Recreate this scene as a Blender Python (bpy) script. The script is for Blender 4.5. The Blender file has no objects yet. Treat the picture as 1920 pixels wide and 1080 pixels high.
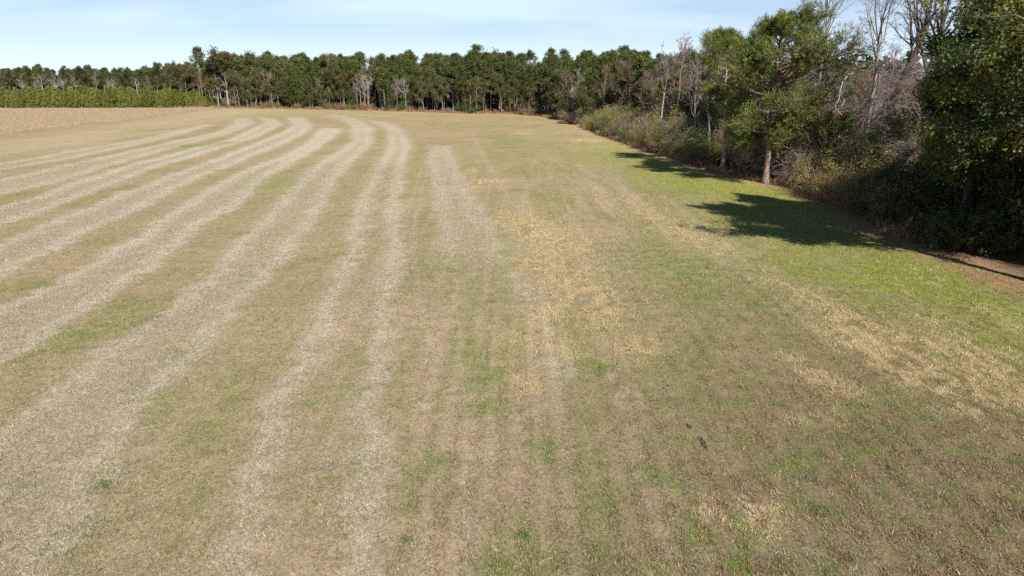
import bpy, math, time
import numpy as np
from mathutils import Vector

T0 = time.time()
S = bpy.context.scene

# ------------------------------------------------------------------ camera, sky, sun, exposure
CAM_H = 11.0
PITCH = math.radians(17.0)
cam_data = bpy.data.cameras.new("camera")
cam = bpy.data.objects.new("camera", cam_data)
S.collection.objects.link(cam)
cam.location = (0, 0, CAM_H)
cam.rotation_euler = (math.radians(90) - PITCH, 0, 0)
cam_data.sensor_width = 36.0
cam_data.lens = 24.0
cam_data.clip_start = 0.1
cam_data.clip_end = 12000
S.camera = cam

SUN_EL = math.radians(38.0)
SUN_DIR = Vector((0.36 * math.cos(SUN_EL), -0.9330 * math.cos(SUN_EL), math.sin(SUN_EL))).normalized()   # towards the sun
SUN_ROT = math.atan2(SUN_DIR.x, SUN_DIR.y)

world = bpy.data.worlds.new("World")
S.world = world
world.use_nodes = True
wn, wl = world.node_tree.nodes, world.node_tree.links
wn.clear()
w_out = wn.new("ShaderNodeOutputWorld")
w_bg = wn.new("ShaderNodeBackground")
w_bg.inputs["Strength"].default_value = 0.052
sky = wn.new("ShaderNodeTexSky")
sky.sky_type = 'NISHITA'
sky.sun_disc = False
sky.sun_elevation = SUN_EL
sky.sun_rotation = SUN_ROT
sky.altitude = 10
sky.air_density = 0.7
sky.dust_density = 0.3
sky.ozone_density = 3.0
# thin cirrus: stretched noise mixed into the sky by direction
tc = wn.new("ShaderNodeTexCoord")
sep = wn.new("ShaderNodeSeparateXYZ"); wl.new(tc.outputs["Generated"], sep.inputs[0])
zc = wn.new("ShaderNodeMath"); zc.operation = 'MAXIMUM'; zc.inputs[1].default_value = 0.0
wl.new(sep.outputs["Z"], zc.inputs[0])
za = wn.new("ShaderNodeMath"); za.operation = 'ADD'; za.inputs[1].default_value = 0.06
wl.new(zc.outputs[0], za.inputs[0])
dx = wn.new("ShaderNodeMath"); dx.operation = 'DIVIDE'; wl.new(sep.outputs["X"], dx.inputs[0]); wl.new(za.outputs[0], dx.inputs[1])
dy = wn.new("ShaderNodeMath"); dy.operation = 'DIVIDE'; wl.new(sep.outputs["Y"], dy.inputs[0]); wl.new(za.outputs[0], dy.inputs[1])
cmb = wn.new("ShaderNodeCombineXYZ"); wl.new(dx.outputs[0], cmb.inputs[0]); wl.new(dy.outputs[0], cmb.inputs[1])
mp = wn.new("ShaderNodeMapping"); mp.inputs["Scale"].default_value = (0.30, 0.42, 1); mp.inputs["Rotation"].default_value = (0, 0, math.radians(38))
mp.inputs["Location"].default_value = (3.1, 1.2, 0)
wl.new(cmb.outputs[0], mp.inputs["Vector"])
nz = wn.new("ShaderNodeTexNoise"); nz.inputs["Scale"].default_value = 1.0; nz.inputs["Detail"].default_value = 7; nz.inputs["Roughness"].default_value = 0.52
nz.inputs["Distortion"].default_value = 0.6
wl.new(mp.outputs[0], nz.inputs["Vector"])
cr = wn.new("ShaderNodeMapRange"); cr.inputs["From Min"].default_value = 0.36; cr.inputs["From Max"].default_value = 0.66
cr.inputs["To Min"].default_value = 0.42; cr.inputs["To Max"].default_value = 0.72
wl.new(nz.outputs["Fac"], cr.inputs["Value"])
# towards the horizon the thin cloud closes up
hz = wn.new("ShaderNodeMapRange"); hz.inputs["From Min"].default_value = 0.0; hz.inputs["From Max"].default_value = 0.11
hz.inputs["To Min"].default_value = 1.0; hz.inputs["To Max"].default_value = 0.1
wl.new(zc.outputs[0], hz.inputs["Value"])
mx = wn.new("ShaderNodeMath"); mx.operation = 'MAXIMUM'; wl.new(cr.outputs[0], mx.inputs[0]); wl.new(hz.outputs[0], mx.inputs[1])
cmix = wn.new("ShaderNodeMix"); cmix.data_type = 'RGBA'
fade = wn.new("ShaderNodeMapRange"); fade.inputs["From Min"].default_value = 0.13; fade.inputs["From Max"].default_value = 0.32
fade.inputs["To Min"].default_value = 1.0; fade.inputs["To Max"].default_value = 0.08
wl.new(zc.outputs[0], fade.inputs["Value"])
mf = wn.new("ShaderNodeMath"); mf.operation = 'MULTIPLY'; wl.new(mx.outputs[0], mf.inputs[0]); wl.new(fade.outputs[0], mf.inputs[1])
wl.new(mf.outputs[0], cmix.inputs["Factor"])
tint = wn.new('ShaderNodeVectorMath'); tint.operation = 'MULTIPLY'; tint.inputs[1].default_value = (.84, 1.02, 1.18)
wl.new(sky.outputs[0], tint.inputs[0]); wl.new(tint.outputs[0], cmix.inputs[6])
cmix.inputs[7].default_value = (11.2, 13.0, 14.6, 1)
wl.new(cmix.outputs[2], w_bg.inputs["Color"])
wl.new(w_bg.outputs[0], w_out.inputs[0])

sun_data = bpy.data.lights.new("sun", 'SUN')
sun_data.energy = 5.0
sun_data.angle = math.radians(0.53)
sun_data.color = (1.0, 0.95, 0.86)
sun = bpy.data.objects.new("sun", sun_data)
sun.rotation_euler = SUN_DIR.to_track_quat('Z', 'Y').to_euler()
sun.location = (60, -80, 90)
S.collection.objects.link(sun)

S.view_settings.view_transform = 'Standard'
S.view_settings.look = 'None'
S.view_settings.exposure = 0.68
S.view_settings.gamma = 1.0
S.cycles.max_bounces = 6
S.cycles.diffuse_bounces = 2
S.cycles.transmission_bounces = 4
S.cycles.transparent_max_bounces = 8
S.cycles.use_denoising = False
S.cycles.caustics_reflective = False
S.cycles.caustics_refractive = False

# ------------------------------------------------------------------ picture <-> ground helpers
cP, sP = math.cos(PITCH), math.sin(PITCH)
def G(u, v):
    """ground point seen at photograph pixel (u, v) of 1920 x 1080"""
    b = (540 - v) / 1280.0
    t = CAM_H / (sP - b * cP)
    return ((u - 960) / 1280.0 * t, t * (cP + b * sP))
def Zat(v, y):
    """height of the point seen on picture line v at ground distance y"""
    b = (540 - v) / 1280.0
    t = y / (cP + b * sP)
    return CAM_H + t * (b * cP - sP)
def UV(x, y, z=0.0):
    d = y * cP + (CAM_H - z) * sP
    return 960 + 1280 * x / d, 540 - 1280 * (y * sP - (CAM_H - z) * cP) / d
def X_at(u, y, z=0.0):
    return (u - 960) / 1280.0 * (y * cP + (CAM_H - z) * sP)

# ------------------------------------------------------------------ numpy noise
def _h(ix, iy, seed):
    n = (ix.astype(np.int64) * 374761393 + iy.astype(np.int64) * 668265263 + seed * 1442695041) & 0xffffffff
    n = ((n ^ (n >> 13)) * 1274126177) & 0xffffffff
    n = n ^ (n >> 16)
    return (n & 0xffff) / 65535.0
def vnoise(x, y, seed=0):
    ix, iy = np.floor(x), np.floor(y)
    fx, fy = x - ix, y - iy
    fx = fx * fx * (3 - 2 * fx); fy = fy * fy * (3 - 2 * fy)
    a, b = _h(ix, iy, seed), _h(ix + 1, iy, seed)
    c, d = _h(ix, iy + 1, seed), _h(ix + 1, iy + 1, seed)
    return (a * (1 - fx) + b * fx) * (1 - fy) + (c * (1 - fx) + d * fx) * fy
def fbm(x, y, seed=0, o=4):
    s = 0; a = 0.5; tot = 0
    for k in range(o):
        s = s + a * vnoise(x, y, seed + 17 * k); tot += a
        x = x * 2.03 + 5.1; y = y * 2.03 - 3.7; a *= 0.5
    return s / tot
def sstep(a, b, x):
    t = np.clip((x - a) / (b - a), 0, 1)
    return t * t * (3 - 2 * t)

# ------------------------------------------------------------------ the field: swaths traced on the ground
def PL(px): return np.array([G(u, v) for u, v in px])
BANDS = [   # (left edge, right edge, body strength, rim strength, far taper)
 (PL([(440,222),(442,232),(400,250),(333,263),(233,287),(133,307),(50,327),(0,337),(-120,362)]),
  PL([(465,222),(477,232),(430,250),(350,270),(283,290),(200,313),(117,337),(50,353),(0,363),(-120,395)]), .85, .7),
 (PL([(383,233),(300,253),(233,267),(133,283),(0,307),(-120,328)]),
  PL([(400,233),(333,253),(233,277),(133,297),(0,320),(-120,345)]), .55, .7),
 (PL([(485,220),(500,230),(455,250),(433,260),(333,287),(233,313),(133,343),(67,370),(0,387),(-120,425)]),
  PL([(515,222),(529,234),(480,257),(433,273),(367,293),(267,323),(200,350),(133,377),(67,403),(0,423),(-120,475)]), .75, .9),
 (PL([(540,220),(552,235),(533,247),(467,273),(400,300),(317,330),(233,360),(143,400),(67,430),(0,460),(-120,515)]),
  PL([(565,220),(585,235),(570,250),(530,270),(417,317),(333,350),(250,397),(167,437),(83,480),(0,517),(-120,580)]), .8, .9),
 (PL([(607,240),(592,255),(583,263),(533,293),(450,323),(400,350),(333,393),(290,420),(263,443),(200,473),(160,503),(93,537),(0,575),(-120,640)]),
  PL([(639,239),(625,257),(587,282),(500,333),(467,363),(427,397),(373,420),(350,453),(300,490),(233,533),(150,590),(75,640),(0,680),(-120,760)]), .72, 1.0),
 (PL([(610,217),(640,220),(662,240),(662,265),(630,287),(580,317),(530,370),(470,430),(400,500),(320,575),(210,650),(150,695),(60,760),(0,800),(-120,880)]),
  PL([(640,217),(675,225),(697,242),(697,270),(655,307),(632,335),(600,400),(570,440),(520,500),(450,565),(400,630),(345,690),(280,760),(210,850),(150,960),(90,1045),(60,1100),(30,1200)]), .66, .8),
 (PL([(687,225),(727,240),(730,277),(700,320),(665,400),(655,450),(620,555),(590,625),(545,695),(530,725),(485,775),(475,860),(445,965),(420,1040),(405,1200)]),
  PL([(720,227),(755,245),(770,275),(757,305),(755,335),(745,380),(745,420),(750,470),(740,530),(735,600),(725,665),(710,750),(697,780),(712,820),(700,870),(710,965),(705,1080),(700,1200)]), .12, .9),
 (PL([(812,273),(803,300),(808,327),(818,387),(825,433),(835,500)]),
  PL([(843,273),(853,307),(877,353),(893,383),(917,413),(933,447),(950,500)]), .62, .45),
 (PL([(600,219),(640,226)]), PL([(606,214),(700,222)]), .3, .5),
]
FAINT = [   # pale thin lines left by wheels: (polyline, half width m, strength)
 (PL([(820,340),(850,460),(855,560),(862,640),(870,790),(875,1080)]), .06, .3),
 (PL([(880,400),(900,640),(910,700),(930,900)]), .06, .2),
 (PL([(770,280),(735,380),(700,520)]), .12, .25),
 (PL([(803,310),(780,400),(772,460),(800,640)]), .10, .3),
 (PL([(790,315),(766,400),(745,480)]), .09, .3),
 (PL([(885,250),(910,300),(960,380),(1040,480)]), .3, .22),
 (PL([(1000,300),(1085,345),(1170,420)]), .08, .22),
 (PL([(1020,290),(1120,350),(1190,420)]), .08, .22),
 (PL([(1000,345),(1060,400),(1120,480),(1300,660)]), .15, .12),
 (PL([(1085,310),(1200,380),(1330,470),(1560,640)]), .2, .25),
 (PL([(960,513),(1000,560),(1040,640),(1060,700)]), .45, .4),
 (PL([(0,285),(180,262),(400,235)]), .7, .3),
 (PL([(0,270),(100,258),(300,237)]), .6, .25),
]
TANS = [    # trails of dead straw-yellow grass: (u, v, radius m, strength)
 (900,341,1.2,.6),(935,339,1.4,.9),(925,354,1.0,.6),(885,320,1.2,.5),(890,352,.9,.6),
 (960,400,1.8,.8),(985,418,1.6,.7),(1000,434,2.2,1),(1050,452,1.8,.9),(1075,466,1.3,.7),(1015,470,1.4,.7),
 (1040,493,1.8,.8),(1060,530,1.9,.8),(1110,552,1.5,.8),(1055,556,1.4,.7),(1020,590,1.0,.6),(1040,640,.9,.7),
 (1120,600,1.1,.6),(1190,628,1.0,.5),(1140,580,1.2,.5),(985,715,.7,.7),(965,640,.7,.5),(1180,660,.8,.5),(1215,648,.6,.5),
 (1060,660,.6,.5),(1000,500,1.1,.5),(1090,490,1.2,.5),
 (1160,372,2.0,.6),(1200,392,1.8,.6),(1260,425,1.6,.7),(1300,445,1.6,.8),(1335,462,1.4,.8),(1228,405,1.0,.5),
 (1480,540,1.0,.8),(1520,562,1.1,.8),(1450,525,.9,.4),(1560,585,.9,.5),
 (1590,622,1.2,.9),(1640,632,1.4,.9),(1690,650,1.6,1),(1735,668,1.5,1),(1780,690,1.5,1),(1700,690,1.0,.8),(1830,705,1.4,1),
 (1880,740,1.3,.9),(1920,775,1.4,1),(1840,740,1.0,.8),(1760,715,.9,.8),(1790,740,.9,.8),(1900,690,1.2,.6),(1800,640,1.2,.5),(1750,600,1.0,.5),
 (1500,682,.7,.6),(1540,705,.6,.6),(1570,730,.6,.6),(1600,725,.4,.4),
 (1425,965,.55,.9),(1340,965,.4,.8),(1440,900,.3,.5),(1560,780,.5,.3),(1500,790,.4,.3),
 (975,250,3,.5),(1000,258,3,.5),(1060,245,3,.4),(1090,262,3.2,.7),(1130,275,2.5,.5),(1050,232,3,.4),(960,246,3,.3),
 (1010,250,4,.4),(1110,265,3,.6),(860,250,2,.4),(715,217,3,.9),(680,216,2.5,.8),(770,222,3,.4),(835,222,2,.4),
 (1440,500,.6,.5),(1845,585,.9,.5),(1890,620,.9,.6),(1700,560,.8,.4),(1620,655,.8,.6),
]
GREENS = [  # greener patches in the stubble
 (825,490,1.5,.9),(820,505,1.3,.8),(520,345,4,.8),(380,455,1.5,.3),(1120,465,2,.3),(905,720,.7,.9),(912,760,.6,.8),(1030,850,.6,.8),
 (975,1000,.5,.9),(940,1070,.5,.9),(895,770,.5,.5),(1130,685,.6,1),(1390,980,.28,1.4),(1390,1062,.3,1.4),(1300,1000,.35,.9),
 (1260,905,.4,.8),(1700,490,3,.4),(1270,500,3.5,.6),(1330,530,3.5,.6),(1390,560,3,.5),(700,320,3,.5),(740,250,4,.5),(690,255,3,.4),
 (820,860,.4,1),(660,740,.5,.6),(580,740,.5,.6),(770,900,.3,.6),(370,272,4,1.3),(410,270,3,.9),(950,270,4,.7),(935,262,4,.5),
 (130,650,1.6,.35),(200,610,1.4,.35),(350,655,.8,.7),(300,750,.6,.7),(190,900,.5,.9),(150,1000,.5,.7),(250,720,.5,.5),
 (740,690,.5,.4),(1150,920,.4,.8),(1210,880,.4,.6),(1250,1060,.4,.8),(1440,880,.4,.6),(1500,860,.4,.6),(1330,880,.3,.6),
 (1540,960,.5,.8),(1720,990,.4,.6),(1840,870,.5,.6),(1650,860,.5,.5),(570,740,.4,.5),(650,975,.4,.6),(580,1000,.4,.6),(380,925,.3,.7),
]
EDGE_PX = [(400,202),(520,204),(640,206),(760,209),(860,212),(960,214),(1010,217),(1062,226),(1110,244),(1160,262),(1242,287),
           (1310,310),(1350,322),(1435,345),(1490,352),(1600,398),(1700,440),(1800,476),(1920,522)]
EDGE = np.vstack([[(-175, 300)], PL(EDGE_PX), [(30.5, 30), (31, 15), (31, -20)]])
BRK = PL([(-120,275),(0,255),(100,240),(250,224),(330,213),(390,205),(470,201)])

def seg_dist(P, poly):
    d = np.full(len(P), 1e9); side = np.zeros(len(P))
    for a, b in zip(poly[:-1], poly[1:]):
        ab = b - a; L2 = (ab * ab).sum() + 1e-9
        t = np.clip(((P - a) @ ab) / L2, 0, 1)
        q = P - (a + t[:, None] * ab)
        dd = np.hypot(q[:, 0], q[:, 1])
        s = np.sign(ab[0] * (P[:, 1] - a[1]) - ab[1] * (P[:, 0] - a[0]))
        m = dd < d - 1e-9
        side = np.where(m, s, side); d = np.minimum(d, dd)
    return d, side
def in_poly(P, poly):
    x, y = P[:, 0], P[:, 1]; ins = np.zeros(len(P), bool)
    n = len(poly); j = n - 1
    for i in range(n):
        xi, yi = poly[i]; xj, yj = poly[j]
        if yi != yj:
            c = ((yi > y) != (yj > y)) & (x < (xj - xi) * (y - yi) / (yj - yi) + xi)
            ins ^= c
        j = i
    return ins
def boxed(P, poly, pad):
    lo, hi = poly.min(0) - pad, poly.max(0) + pad
    return np.where((P[:, 0] > lo[0]) & (P[:, 0] < hi[0]) & (P[:, 1] > lo[1]) & (P[:, 1] < hi[1]))[0]

def field(x, y):
    """masks of what grows or lies where: pale straw, bright rim, yellow dead grass, green, ..."""
    n = len(x)
    near = sstep(90, 25, y)
    wx = x + (fbm(x * .9, y * .9, 3) - .5) * 1.5 + (fbm(x * 3, y * 3, 5) - .5) * .7
    wy = y + (fbm(x * .9, y * .9, 9) - .5) * 1.5 + (fbm(x * 3, y * 3, 8) - .5) * .7
    P = np.stack([wx, wy], 1)
    M = {k: np.zeros(n) for k in ('pale', 'rim', 'tan', 'green')}
    for L, R, body, rim in BANDS:
        poly = np.vstack([L, R[::-1]])
        idx = boxed(P, poly, 4)
        if not len(idx): continue
        Q = P[idx]
        ins = in_poly(Q, poly)
        dl, _ = seg_dist(Q, L); dr, _ = seg_dist(Q, R); d = np.minimum(dl, dr)
        sd = np.where(ins, d, -d)
        if abs(body - .62) < 1e-6:
            fd = sstep(28, 55, Q[:, 1]); body = body * fd; rim = rim * (.3 + .7 * fd)
        M['pale'][idx] = np.maximum(M['pale'][idx], body * sstep(-.45 - .002 * Q[:, 1], .5, sd) * .88)
        fdd = sstep(238, 140, Q[:, 1]); body = body * (.22 + .78 * fdd); rim = rim * (.35 + .65 * fdd)
        wdt = .30 + .0075 * Q[:, 1]
        M['rim'][idx] = np.maximum(M['rim'][idx], rim * .82 * np.exp(-((sd - wdt * .6) / wdt) ** 2))
    for L, w, s in FAINT:
        idx = boxed(P, L, 3 + w)
        if not len(idx): continue
        px = np.stack([x[idx] + (P[idx, 0] - x[idx]) * .3, y[idx]], 1)
        d, _ = seg_dist(px, L)
        M['rim'][idx] = np.maximum(M['rim'][idx], s * np.exp(-(d / (w + .0012 * y[idx])) ** 2))
    for lst, key in ((TANS, 'tan'), (GREENS, 'green')):
        for u, v, r, s in lst:
            cx, cy = G(u, v)
            idx = np.where((np.abs(x - cx) < 3 * r) & (np.abs(y - cy) < 4 * r))[0]
            if not len(idx): continue
            g = s * np.exp(-(((x[idx] - cx) / r) ** 2 + ((y[idx] - cy) / (r * 1.5)) ** 2))
            M[key][idx] = np.minimum(M[key][idx] + g, 1.2)
    Pe = np.stack([x, y], 1)
    de, side = seg_dist(Pe, EDGE)
    de = np.where(side > 0, -de, de)            # >0 in the field, <0 under the trees
    M['edge'] = de
    db, sb = seg_dist(P, BRK)
    inl = (x < 10) & (y > 60)
    M['break'] = np.where(inl, np.where(sb > 0, db, -db), -99.)
    return M

C = lambda *a: np.array(a)
def mixc(a, b, t):
    return a * (1 - t)[:, None] + b * t[:, None]
K_BASE = C(.312, .250, .146); K_PALE = C(.375, .312, .232); K_RIM = C(.48, .41, .32)
K_TAN = C(.50, .39, .23); K_GRN = C(.135, .185, .048); K_OLV = C(.235, .212, .085); K_YGR = C(.22, .25, .034)
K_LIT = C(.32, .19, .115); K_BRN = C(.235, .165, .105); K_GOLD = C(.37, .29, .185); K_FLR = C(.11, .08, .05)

def ground_colour(x, y, M=None):
    M = M or field(x, y)
    n1 = fbm(x * .11, y * .06, 21, 4); n2 = fbm(x * .5, y * .3, 22, 4); n3 = fbm(x * 2.6, y * 2.2, 23, 3)
    c = np.tile(K_BASE, (len(x), 1))
    c = mixc(c, np.tile(K_OLV, (len(x), 1)), sstep(.40, .68, n1 * .5 + n2 * .5) * .5)
    c = mixc(c, np.tile(K_GRN, (len(x), 1)), sstep(.56, .75, n2 * .55 + n3 * .45) * (.3 + .2 * sstep(-12, 5, x)))
    pinky = sstep(.5, .72, fbm(x * .18 + 9, y * .12, 31, 3))
    c = mixc(c, np.tile(C(.36, .262, .180), (len(x), 1)), pinky * .6)
    # thin drilled rows running away from the camera in the right half
    row = .5 + .5 * np.cos((x + (fbm(x * .2, y * .1, 41) - .5) * .5) * 2 * math.pi / .76)
    c = mixc(c, np.tile(C(.30, .26, .15), (len(x), 1)), row ** 3 * .34 * sstep(-12, -3, x) * sstep(90, 35, y))
    stk = fbm(x * 1.15 + (n1 - .5) * 1.5, y * .045, 61, 3); stk2 = fbm(x * 3.4, y * .10, 62, 2)
    ctr = sstep(-16, -6, x) * sstep(120, 60, y)
    c = mixc(c, np.tile(C(.40, .305, .22), (len(x), 1)), ctr * sstep(.5, .68, stk * .6 + stk2 * .4) * .6)
    c = mixc(c, np.tile(C(.20, .215, .085), (len(x), 1)), ctr * sstep(.5, .34, stk * .6 + stk2 * .4) * .35)
    # right side: browner, greener, towards the trees yellow-green grass
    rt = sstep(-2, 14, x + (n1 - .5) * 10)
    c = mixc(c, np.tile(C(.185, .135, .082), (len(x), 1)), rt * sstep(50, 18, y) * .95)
    c = mixc(c, np.tile(K_GRN * .75, (len(x), 1)), rt * sstep(.5, .62, n2 * .3 + n3 * .7) * sstep(60, 20, y) * .55)
    de = M['edge']
    gb = sstep(17, 6, de + (n1 - .5) * 12) * sstep(0, 1.5, de) * sstep(150, 90, y)
    c = mixc(c, np.tile(K_YGR, (len(x), 1)), gb * (.6 + .4 * sstep(.42, .6, n2)))
    gb2 = sstep(34, 14, de + (n1 - .5) * 20) * sstep(170, 110, y)
    dirt = sstep(25.2, 27.5, x + (n2 - .5) * 2) * sstep(48, 45, y) * sstep(33, 36, y)
    c = mixc(c, np.tile(C(.235, .235, .085), (len(x), 1)), gb2 * .2)
    # swaths
    tex = .50 + .8 * (n3 - .5) + .6 * n2
    c = mixc(c, np.tile(K_PALE, (len(x), 1)), np.clip(M['pale'] * tex * 1.1, 0, 1))
    c = mixc(c, np.tile(K_RIM, (len(x), 1)), np.clip(M['rim'] * (.55 + .8 * n3), 0, 1))
    c = mixc(c, np.tile(K_GRN * 1.15, (len(x), 1)), np.clip(M['green'] * sstep(.42, .6, n3) * .65, 0, 1))
    t = np.clip(M['tan'], 0, 1) * sstep(.41, .56, n3 * .7 + n2 * .3)
    t = np.maximum(t, gb * sstep(.62, .72, n3 * .5 + n2 * .5) * .55)
    c = mixc(c, np.tile(K_TAN, (len(x), 1)), np.clip(t, 0, 1) * .8)
    # far strip of the field, in front of the woods, reddish litter under the edge
    far = sstep(205, 245, y + (n1 - .5) * 20) * (1 - sstep(-2, 4, M['break']))
    c = mixc(c, np.tile(C(.36, .29, .15), (len(x), 1)), far * .5)
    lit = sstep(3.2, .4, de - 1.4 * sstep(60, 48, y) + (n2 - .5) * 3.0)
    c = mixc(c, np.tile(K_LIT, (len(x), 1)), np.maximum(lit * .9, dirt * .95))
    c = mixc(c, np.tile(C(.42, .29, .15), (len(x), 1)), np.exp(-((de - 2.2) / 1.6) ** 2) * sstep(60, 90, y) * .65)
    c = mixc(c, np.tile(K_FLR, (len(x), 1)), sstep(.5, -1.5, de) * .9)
    # unmown golden strip on the left, with a brown furrow along its edge
    b = M['break']
    gold = sstep(-2.5, 3, b + (n2 - .5) * 6) * sstep(-.5, .5, de)
    c = mixc(c, K_GOLD * (.72 + .56 * n3[:, None]) * np.array([1, .97, .95]), gold * .9)
    c = mixc(c, np.tile(K_BRN, (len(x), 1)), np.exp(-((b - .6) / 2.0) ** 2) * sstep(.35, .55, n2) * .85)
    c = mixc(c, np.tile(C(.46, .37, .25), (len(x), 1)), np.exp(-((b + 16) / 12.) ** 2) * .35 * (M['break'] > -90))
    return c

# ------------------------------------------------------------------ mesh building with numpy
class Geo:
    def __init__(s): s.v = []; s.c = []; s.t = []; s.q = []; s.n = 0
    def add(s, v, c, tri=None, quad=None):
        v = np.asarray(v, float).reshape(-1, 3); c = np.broadcast_to(np.asarray(c, float), (len(v), 3))
        if tri is not None and len(tri): s.t.append(np.asarray(tri) + s.n)
        if quad is not None and len(quad): s.q.append(np.asarray(quad) + s.n)
        s.v.append(v); s.c.append(c); s.n += len(v)
    def mesh(s, name, mat, smooth=False):
        v = np.vstack(s.v); c = np.vstack(s.c)
        t = np.vstack(s.t) if s.t else np.zeros((0, 3), int)
        q = np.vstack(s.q) if s.q else np.zeros((0, 4), int)
        me = bpy.data.meshes.new(name)
        me.vertices.add(len(v)); me.vertices.foreach_set('co', v.astype(np.float32).ravel())
        idx = np.concatenate([t.ravel(), q.ravel()]).astype(np.int32)
        me.loops.add(len(idx)); me.loops.foreach_set('vertex_index', idx)
        st = np.concatenate([np.arange(len(t)) * 3, len(t) * 3 + np.arange(len(q)) * 4]).astype(np.int32)
        me.polygons.add(len(st)); me.polygons.foreach_set('loop_start', st)
        me.polygons.foreach_set('use_smooth', np.full(len(st), smooth))
        me.update(calc_edges=True)
        a = me.color_attributes.new('Col', 'FLOAT_COLOR', 'POINT')
        a.data.foreach_set('color', np.hstack([c, np.ones((len(c), 1))]).astype(np.float32).ravel())
        me.materials.append(mat)
        return me

def unit(a): return a / (np.linalg.norm(a, axis=-1, keepdims=True) + 1e-9)
def frame(d):
    ref = np.where(np.abs(d[..., 2:3]) > .9, np.array([1., 0, 0]), np.array([0, 0, 1.]))
    a = unit(np.cross(d, ref)); b = np.cross(d, a)
    return a, b
def tubes(g, p0, p1, r0, r1, col, sides=4):
    n = len(p0)
    if not n: return
    a, b = frame(unit(p1 - p0))
    th = np.arange(sides) * 2 * math.pi / sides
    ring = a[:, None] * np.cos(th)[None, :, None] + b[:, None] * np.sin(th)[None, :, None]
    v = np.concatenate([p0[:, None] + ring * r0[:, None, None], p1[:, None] + ring * r1[:, None, None]], 1)
    k = np.arange(sides); k2 = (k + 1) % sides
    f = np.stack([k, k2, k2 + sides, k + sides], 1)
    F = (np.arange(n) * 2 * sides)[:, None, None] + f[None]
    col = np.broadcast_to(col, (n, 3))
    g.add(v.reshape(-1, 3), np.repeat(col, 2 * sides, 0), quad=F.reshape(-1, 4))
def chain(g, pts, rad, col, sides=8):
    """one continuous tapered tube along points"""
    pts = np.asarray(pts, float); rad = np.asarray(rad, float)
    d = unit(np.gradient(pts, axis=0)); a, b = frame(d)
    for i in range(1, len(a)):
        a[i] = unit(a[i - 1] - d[i] * (a[i - 1] @ d[i])); b[i] = np.cross(d[i], a[i])
    th = np.arange(sides) * 2 * math.pi / sides
    v = pts[:, None] + (a[:, None] * np.cos(th)[None, :, None] + b[:, None] * np.sin(th)[None, :, None]) * rad[:, None, None]
    k = np.arange(sides); k2 = (k + 1) % sides
    f = np.stack([k, k2, k2 + sides, k + sides], 1)
    F = (np.arange(len(pts) - 1) * sides)[:, None, None] + f[None]
    g.add(v.reshape(-1, 3), col, quad=F.reshape(-1, 4))
def grow(rng, P, D, L, R, k=4, wob=.15, up=.03, tip=.35):
    n = len(P); pts = [P]; dirs = [D]; p = P; d = D
    for i in range(k):
        d = unit(d + rng.normal(0, wob, (n, 3)) + np.array([0, 0, up]))
        p = p + d * (L / k)[:, None]; pts.append(p); dirs.append(d)
    pts = np.stack(pts, 1); dirs = np.stack(dirs, 1)
    rr = R[:, None] * np.linspace(1, tip, k + 1)[None]
    return pts, dirs, rr
def put(g, B, col, sides):
    pts, dirs, rr = B
    n, k1 = rr.shape
    tubes(g, pts[:, :-1].reshape(-1, 3), pts[:, 1:].reshape(-1, 3), rr[:, :-1].ravel(), rr[:, 1:].ravel(),
          np.repeat(np.broadcast_to(col, (n, 3)), k1 - 1, 0), sides)
def kids(rng, B, m, t0, t1, ang, lr, Lp, rr_ratio=.6, rmin=.004):
    pts, dirs, rr = B
    n, k1 = rr.shape
    t = rng.uniform(t0, t1, (n, m)) * (k1 - 1)
    i = np.minimum(t.astype(int), k1 - 2); f = (t - i)[..., None]
    ar = np.arange(n)[:, None]
    P = pts[ar, i] * (1 - f) + pts[ar, i + 1] * f
    D = dirs[ar, i + 1]
    R = (rr[ar, i] * (1 - f[..., 0]) + rr[ar, i + 1] * f[..., 0]) * rr_ratio
    P = P.reshape(-1, 3); D = D.reshape(-1, 3); R = np.maximum(R.ravel(), rmin)
    a, b = frame(D); ph = rng.uniform(0, 2 * math.pi, len(D)); an = rng.normal(ang, ang * .25, len(D))
    side = a * np.cos(ph)[:, None] + b * np.sin(ph)[:, None]
    D2 = unit(D * np.cos(an)[:, None] + side * np.sin(an)[:, None])
    L = np.repeat(Lp, m) * lr * (1 - .45 * (t.ravel() / (k1 - 1))) * rng.uniform(.6, 1.25, len(D))
    return P, D2, L, R
def leaves(g, rng, cen, size, col, spread=0., aspect=.5, up=.0, dirs=None, dj=1.):
    """kite-shaped leaf or needle-tuft faces, each its own quad"""
    n = len(cen)
    d = unit(rng.normal(0, 1, (n, 3)) * dj + (0 if dirs is None else dirs) + np.array([0, 0, up]))
    c = cen + rng.normal(0, 1, (n, 3)) * spread
    s = unit(np.cross(d, rng.normal(0, 1, (n, 3))))
    L = (size * rng.uniform(.6, 1.35, n))[:, None]
    w = L * aspect * .5
    v = np.stack([c, c + d * L * .5 + s * w, c + d * L, c + d * L * .5 - s * w], 1)
    q = np.arange(4 * n).reshape(n, 4)
    g.add(v.reshape(-1, 3), np.repeat(col, 4, 0), quad=q)
def pick(rng, pal, n, jit=.18, w=None):
    pal = np.array(pal); i = rng.choice(len(pal), n, p=w)
    return pal[i] * rng.uniform(1 - jit, 1 + jit, (n, 1)) * rng.uniform(.94, 1.06, (n, 3))

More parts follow.
